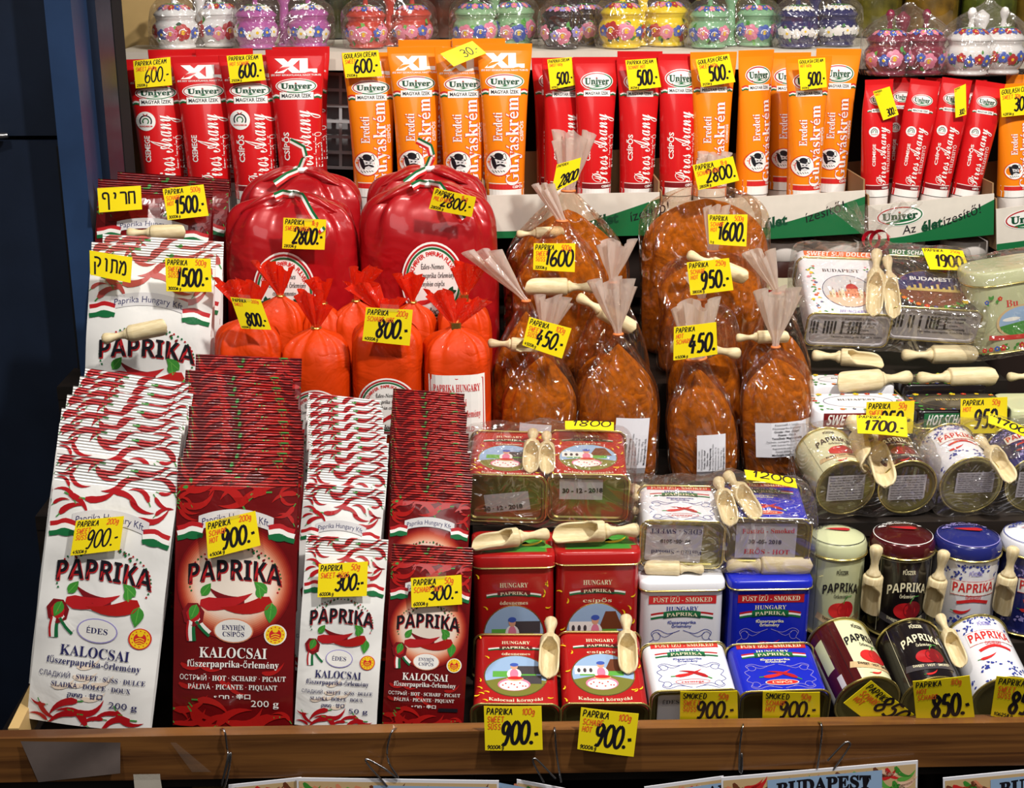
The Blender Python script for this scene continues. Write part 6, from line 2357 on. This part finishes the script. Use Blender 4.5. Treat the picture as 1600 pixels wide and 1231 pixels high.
def tf(i, al=0):
    return TFL[i]


cr, gl_ = 'PAPRIKA CREAM', 'GOULASH CREAM'
pt([(208, 95), (266, 89), (269, 133), (212, 138)], tf(0), .018, '600.-', 'yellow 600 tag on the leftmost tall red tube', head=cr, subs=('SWEET 240g',), foot='2500/kg', bold=.10)
pt([(354, 87), (409, 84), (415, 125), (360, 130)], tf(2), .018, '600.-', 'yellow 600 tag on the third tall red tube', head=cr, subs=('HOT SCHARF',), foot='2500/kg')
pt([(534, 83), (591, 78), (597, 119), (540, 122)], tf(7), .018, '600.-', 'yellow 600 tag on the leftmost tall orange tube', head=gl_, subs=('SWEET',), foot='2500/kg')
pt([(688, 84), (738, 64), (760, 83), (709, 104)], tf(9), .020, '30.-', 'shiny yellow tag tilted on the top of a tall orange tube', head='', big=.55, bold=.10, off1=.026)
pt([(855, 93), (893, 89), (898, 133), (860, 140)], tf(14), .018, '500.-', 'yellow 500 tag on the first red tube of the middle row', head=cr, subs=('SWEET 160g',), foot='3125/kg')
pt([(977, 94), (1025, 91), (1033, 136), (983, 141)], tf(16), .018, '500.-', 'yellow 500 tag on the red tube with the hot paste', head=cr, subs=('SCHARF HOT',), foot='3125/kg')
pt([(1087, 93), (1139, 84), (1149, 128), (1096, 136)], tf(19), .018, '500.-', 'yellow 500 tag on the first orange tube of the middle row', head=gl_, subs=('SWEET 160g',), foot='3125/kg')
pt([(1247, 93), (1289, 90), (1292, 136), (1251, 141)], tf(22), .018, '500.-', 'yellow 500 tag on the orange tube near the carton end', head=gl_, subs=('HOT 160g',), foot='3125/kg')
pt([(1364, 143), (1390, 135), (1404, 179), (1380, 188)], tf(24), .014, '300.-', 'narrow tilted yellow 300 tag on a small red tube', head='PAPRIKA', subs=('SWEET',), foot='', big=.5)
pt([(1491, 139), (1509, 131), (1510, 179), (1493, 184)], tf(26), .016, '300.-', 'narrow upright yellow 300 tag on a small red tube', head='PAPRIKA', subs=('HOT',), foot='', big=.5)
pt([(1562, 139), (1618, 131), (1622, 177), (1565, 183)], tf(31), .018, '300.-', 'yellow 300 tag on the small orange tube at the right edge', head=gl_, subs=('SWEET 70g',), foot='4285/kg', big=.5)
pt([(1440, 388), (1504, 392), (1516, 424), (1453, 421)], B2, .013, '1900.', 'yellow 1900 tag on the black city tin', wt='250g', subs=(), big=.62, bold=.12)
pt([(1354, 628), (1429, 626), (1426, 677), (1352, 677)], B3, .003, '950.-', 'yellow 950 tag on the standing white city tin', wt='50g', subs=('SWEET',), big=.55)
pt([(1501, 623), (1574, 620), (1573, 676), (1500, 677)], B4, .003, '950.-', 'yellow 950 tag on the standing black city tin', wt='50g', subs=('HOT',), big=.55)
pt([(1338, 649), (1416, 652), (1418, 683), (1340, 677)], D1, .028, '1700.-', 'yellow 1700 tag on the left round gift pair', wt='', subs=(), big=.6, bold=.13)
pt([(1545, 645), (1608, 671), (1604, 684), (1544, 661)], D3, .020, '1700', 'yellow 1700 tag on the right round gift pair, cut by the picture edge', head='PAPRIKA', subs=(), big=.7)
pt([(119, 813), (194, 806), (187, 859), (110, 868)], B200, .004, '900.-', 'yellow 900 tag on the large white paprika bag', wt='200g', subs=SW, foot='4500/kg', big=.55, bold=.10)
pt([(321, 816), (399, 798), (407, 852), (325, 873)], D200, .006, '900.-', 'yellow 900 tag on the large dark red paprika bag', wt='200g', subs=HT, foot='4500/kg', big=.55, tape=True)
pt([(498, 881), (575, 877), (573, 931), (496, 933)], B50, .004, '300:-', 'yellow 300 tag on the small white paprika bag', wt='50g', subs=('SWEET-SÜSS',), foot='6000/kg', big=.50)
pt([(642, 903), (721, 898), (722, 944), (643, 949)], D50, .004, '300.-', 'yellow 300 tag on the small dark red paprika bag', wt='50g', subs=('SCHARF-HOT',), foot='6000/kg', big=.50, tape=True)
pt([(883, 658), (959, 660), (959, 673), (883, 671)], R6, .015, '1800', 'yellow 1800 tag lying on the red gift pair', head='', big=.75, bold=.14)
pt([(1163, 734), (1242, 748), (1246, 763), (1166, 749)], M6, .015, '1200', 'yellow 1200 tag lying on the smoked gift pair', head='', big=.75, bold=.14)
RF = Fr(800, 1171, 1.075, 800, 1100, 90, 6)
pt([(756, 1103), (846, 1103), (848, 1171), (758, 1172)], RF, .002, '900.-', 'yellow 900 tag hanging over the rail below the left front red tin', wt='100g', subs=SW, foot='9000/kg', big=.55)
pt([(908, 1105), (998, 1115), (990, 1182), (902, 1170)], RF, .002, '900.-', 'yellow 900 tag hanging over the rail below the right front red tin', wt='100g', subs=HT, foot='9000/kg', big=.55)
EF = Fr(1108, 1135, 1.096, 1108, 1084, 90, -8)
pt([(1063, 1080), (1152, 1079), (1153, 1129), (1062, 1129)], EF, 0, '900.-', 'yellow 900 tag on the base of the white front tin', head='SMOKED', wt='50g', subs=SW, foot='', big=.55)
pt([(1192, 1080), (1281, 1081), (1281, 1127), (1191, 1128)], EF, 0, '900.-', 'yellow 900 tag on the base of the blue front tin', head='SMOKED', wt='50g', subs=HT, foot='', big=.55)
pt([(1361, 1063), (1428, 1116), (1386, 1149), (1318, 1098)], EF, .001, '850', 'yellow 850 tag turned crooked below the cream and maroon round tin', wt='', subs=HT, foot='', big=.62, pz=.24)
pt([(1426, 1064), (1515, 1055), (1523, 1122), (1432, 1130)], EF, .006, '850.-', 'yellow 850 tag below the black front round tin', wt='80g', subs=('HOT', 'SCHARF'), foot='10625/kg', big=.56)
pt([(1557, 1056), (1648, 1062), (1640, 1132), (1548, 1118)], EF, .006, '850.-', 'yellow 850 tag cut off by the right edge', wt='80g', subs=SW, foot='10625/kg', big=.56)

# ================================================================== rail: hooks, tape, hanging cards
YF = 1.078


def wire(pts, label, r=.0009):
    q = [at(u, v, Y) for u, v, Y in pts]
    s = []
    for i in range(len(q) - 1):
        a, b, c, d = q[max(i - 1, 0)], q[i], q[i + 1], q[min(i + 2, len(q) - 1)]
        for k in range(6):
            t = k / 6
            s.append(.5 * ((2 * b) + (c - a) * t + (2 * a - 5 * b + 4 * c - d) * t * t + (3 * b - a - 3 * c + d) * t ** 3))
    s.append(q[-1])
    mb = MB()
    mb.tube(s, r, 8, 'metal_wire')
    tag(mb.build('wire_hook'), label, 'hook', 'wire hooks on the rail')


y0, y1 = YF - .002, YF - .006
wire([(345, 1139, YF + .01), (351, 1142, y0), (355, 1170, y0), (356, 1182, y1), (346, 1228, y1), (352, 1205, y1), (361, 1175, y1), (357, 1205, y1), (349, 1236, y1)], 'bent wire hook below the large dark red bag')
wire([(622, 1138, YF + .01), (612, 1143, y0), (605, 1170, y0), (608, 1192, y1), (622, 1215, y1), (600, 1200, y1), (574, 1186, y1), (575, 1194, y1), (605, 1228, y1)], 'bent wire hook below the small dark red bag')
wire([(866, 1136, YF + .01), (867, 1142, y0), (870, 1180, y0), (877, 1222, y1)], 'straight wire hook between the two 900 tags')
wire([(850, 1222, y1), (834, 1192, y1), (838, 1186, y1), (868, 1216, y1)], 'bent wire loop below the left 900 tag on the rail')
wire([(1162, 1131, YF + .01), (1160, 1136, y0), (1156, 1165, y0), (1155, 1200, y1), (1159, 1205, y1), (1159, 1176, y1), (1156, 1206, y1)], 'wire hook below the white front tin')
wire([(1276, 1128, YF + .01), (1284, 1133, y0), (1282, 1165, y0), (1277, 1200, y1)], 'wire hook below the blue front tin')
wire([(1293, 1188, y1), (1318, 1162, y1), (1327, 1160, y1), (1326, 1168, y1), (1302, 1202, y1)], 'bent wire loop right of the blue front tin')
mb = MB()
g = lambda u, v: (lambda p: p)(at(lerp(lerp(32, 60, v), 188, u), lerp(1158 + 2 * u, 1222 - 14 * u, v), YF - .0015 - .003 * math.sin(3 * u + 2 * v) ** 2))
mb.grid(g, 10, 6, 'grey_card', True, flip=True)
tag(mb.build('tape_patch'), 'grey adhesive tape patch on the left end of the rail', 'tape')
mb = MB()
mb.grid(lambda u, v: at(lerp(lerp(266, 300, v), lerp(275, 330, v), u), lerp(1160, 1206, v), YF - .0012), 4, 8, 'clear_tape', True, flip=True)
tag(mb.build('tape_strip'), 'clear tape strip stuck slanting on the rail below the dark red bag', 'tape')
mb = MB()
mb.box(at(214, 1260, 1.08) , at(250, 1209, 1.078), 'shelf_paint')
tag(mb.build('paper_strip'), 'pale paper strip hanging under the rail near the left end', 'paper')


def card(u0, v0, u1, v1, Y, label, word=True, tilt=0, off=.0):
    f = Fr((u0 + u1) / 2, 1300, Y, (u0 + u1) / 2 + tilt * .2, (v0 + v1) / 2, u1 - u0, 4)
    sl = (v0 - v1) / (u1 - u0)
    m = f.M()
    w_, h = f.w, f.h
    mb = MB()
    S = lambda x, z, d=0: V((x, -d - .0005, z + sl * x * 1.0))
    mb.loft([[S(-w_ / 2, 0), S(w_ / 2, 0), S(w_ / 2, h), S(-w_ / 2, h)], [S(-w_ / 2, 0, -.001), S(w_ / 2, 0, -.001), S(w_ / 2, h, -.001), S(-w_ / 2, h, -.001)]], 'sheet_white', False)
    P = Pr(mb, S, .0002)
    P.rect(-w_ * .49, .002, w_ * .49, h - .003, 'tan', 1, 2)
    r = random.Random(int(u0))
    for i in range(130):
        P.chili(r.uniform(-.47, .47) * w_, h - r.uniform(.009, .036), .018, r.uniform(-40, 40), r.choice(('brown', 'leaf', 'peach2', 'wred', 'lgreen', 'peach', 'brown', 'peach2')), .2, 1.4, .25, None)
    if word:
        c = word * w_
        P.rect(c - .05, 0, c + .052, h - .006, 'skyb', 2.5)
        P.text('BUDAPEST', c, h - .0145, .018, 'black', 'serifx', width=.084, layer=3, bend=.002)
    tag(mb.build('souvenir_card', None, m), label, 'card', 'souvenir cards under the rail')


card(358, 1228, 470, 1212, 1.072, 'souvenir card hanging crooked under the rail, left', .0)
card(466, 1215, 778, 1219, 1.070, 'souvenir card with a blue title hanging under the small bags', .16)
card(808, 1215, 916, 1240, 1.074, 'blue titled souvenir card tipping down below the left 900 tag', .02)
card(1007, 1227, 1130, 1214, 1.074, 'souvenir card partly behind another under the white front tin', .4)
card(1128, 1205, 1433, 1197, 1.068, 'souvenir card with its blue title in view under the blue front tin', .02)
card(1474, 1201, 1760, 1200, 1.070, 'souvenir card under the rail at the right edge', .06)

# ================================================================== things behind the tubes
f = Fr(532, 262, 1.96, 532, 116, 150, 0)
t = thing('plastic_crate', f.M(), 'grey barred plastic crate in the gap between the red and orange tubes', 'crate')
mb = MB()
W, H = f.w, f.h
mb.box((-W / 2, .02, 0), (W / 2, .024, H), 'grey')
mb.build('back_panel', t)
mb = MB()
for i in range(7):
    x = -W / 2 + W * i / 6
    mb.box((x - .002, 0, 0), (x + .002, .004, H), 'lgrey')
for i in range(7):
    z = H * i / 6
    mb.box((-W / 2, -.001, z - .002), (W / 2, .003, z + .002), 'lgrey')
mb.build('grille', t)
ZJ = ZS + .0015
for i, (u, r, h, col, lab) in enumerate((
        (1362, .042, .16, (96, 84, 22), 'jar of pickled yellow peppers behind the wine red pots'), (1450, .042, .16, (120, 84, 20), 'jar of pickled peppers behind the white pots at the right'),
        (1540, .042, .16, (84, 90, 30), 'jar of green pickled peppers behind the white pots at the right'), (1620, .042, .16, (110, 80, 24), 'jar of pickled peppers at the right edge of the shelf'),
        (520, .045, .16, (54, 50, 24), 'dark jar on the shelf between the violet and brick red pots'), (690, .045, .15, (80, 34, 22), 'dark jar on the shelf behind the brick red pots'),
        (845, .045, .16, (84, 50, 20), 'jar behind the black painted pots'), (1165, .045, .16, (76, 66, 22), 'jar behind the second sage green pots'))):
    o = atz(u, 2.16, ZJ)
    t = thing('pickle_jar', Matrix.Translation(o), lab, 'jar', 'pickle jars at the back of the shelf')
    M('pickle_%d' % i, col, rough=.35, var=.6, vs_=45)
    mb = MB()
    mb.lathe([(r * .94, 0.001), (r * .95, .006), (r * .95, h * .8), (r * .8, h * .86)], 32, 'pickle_%d' % i)
    mb.build('pickles', t)
    mb = MB()
    mb.lathe([(r * .97, 0), (r, .005), (r, h * .82), (r * .82, h * .9)], 32, 'jar_glass', cap1=False)
    mb.build('glass', t)
    mb = MB()
    mb.lathe([(r * .85, h * .88), (r * .86, h), (r * .8, h * 1.01)], 32, 'rim_gold')
    mb.build('lid', t)
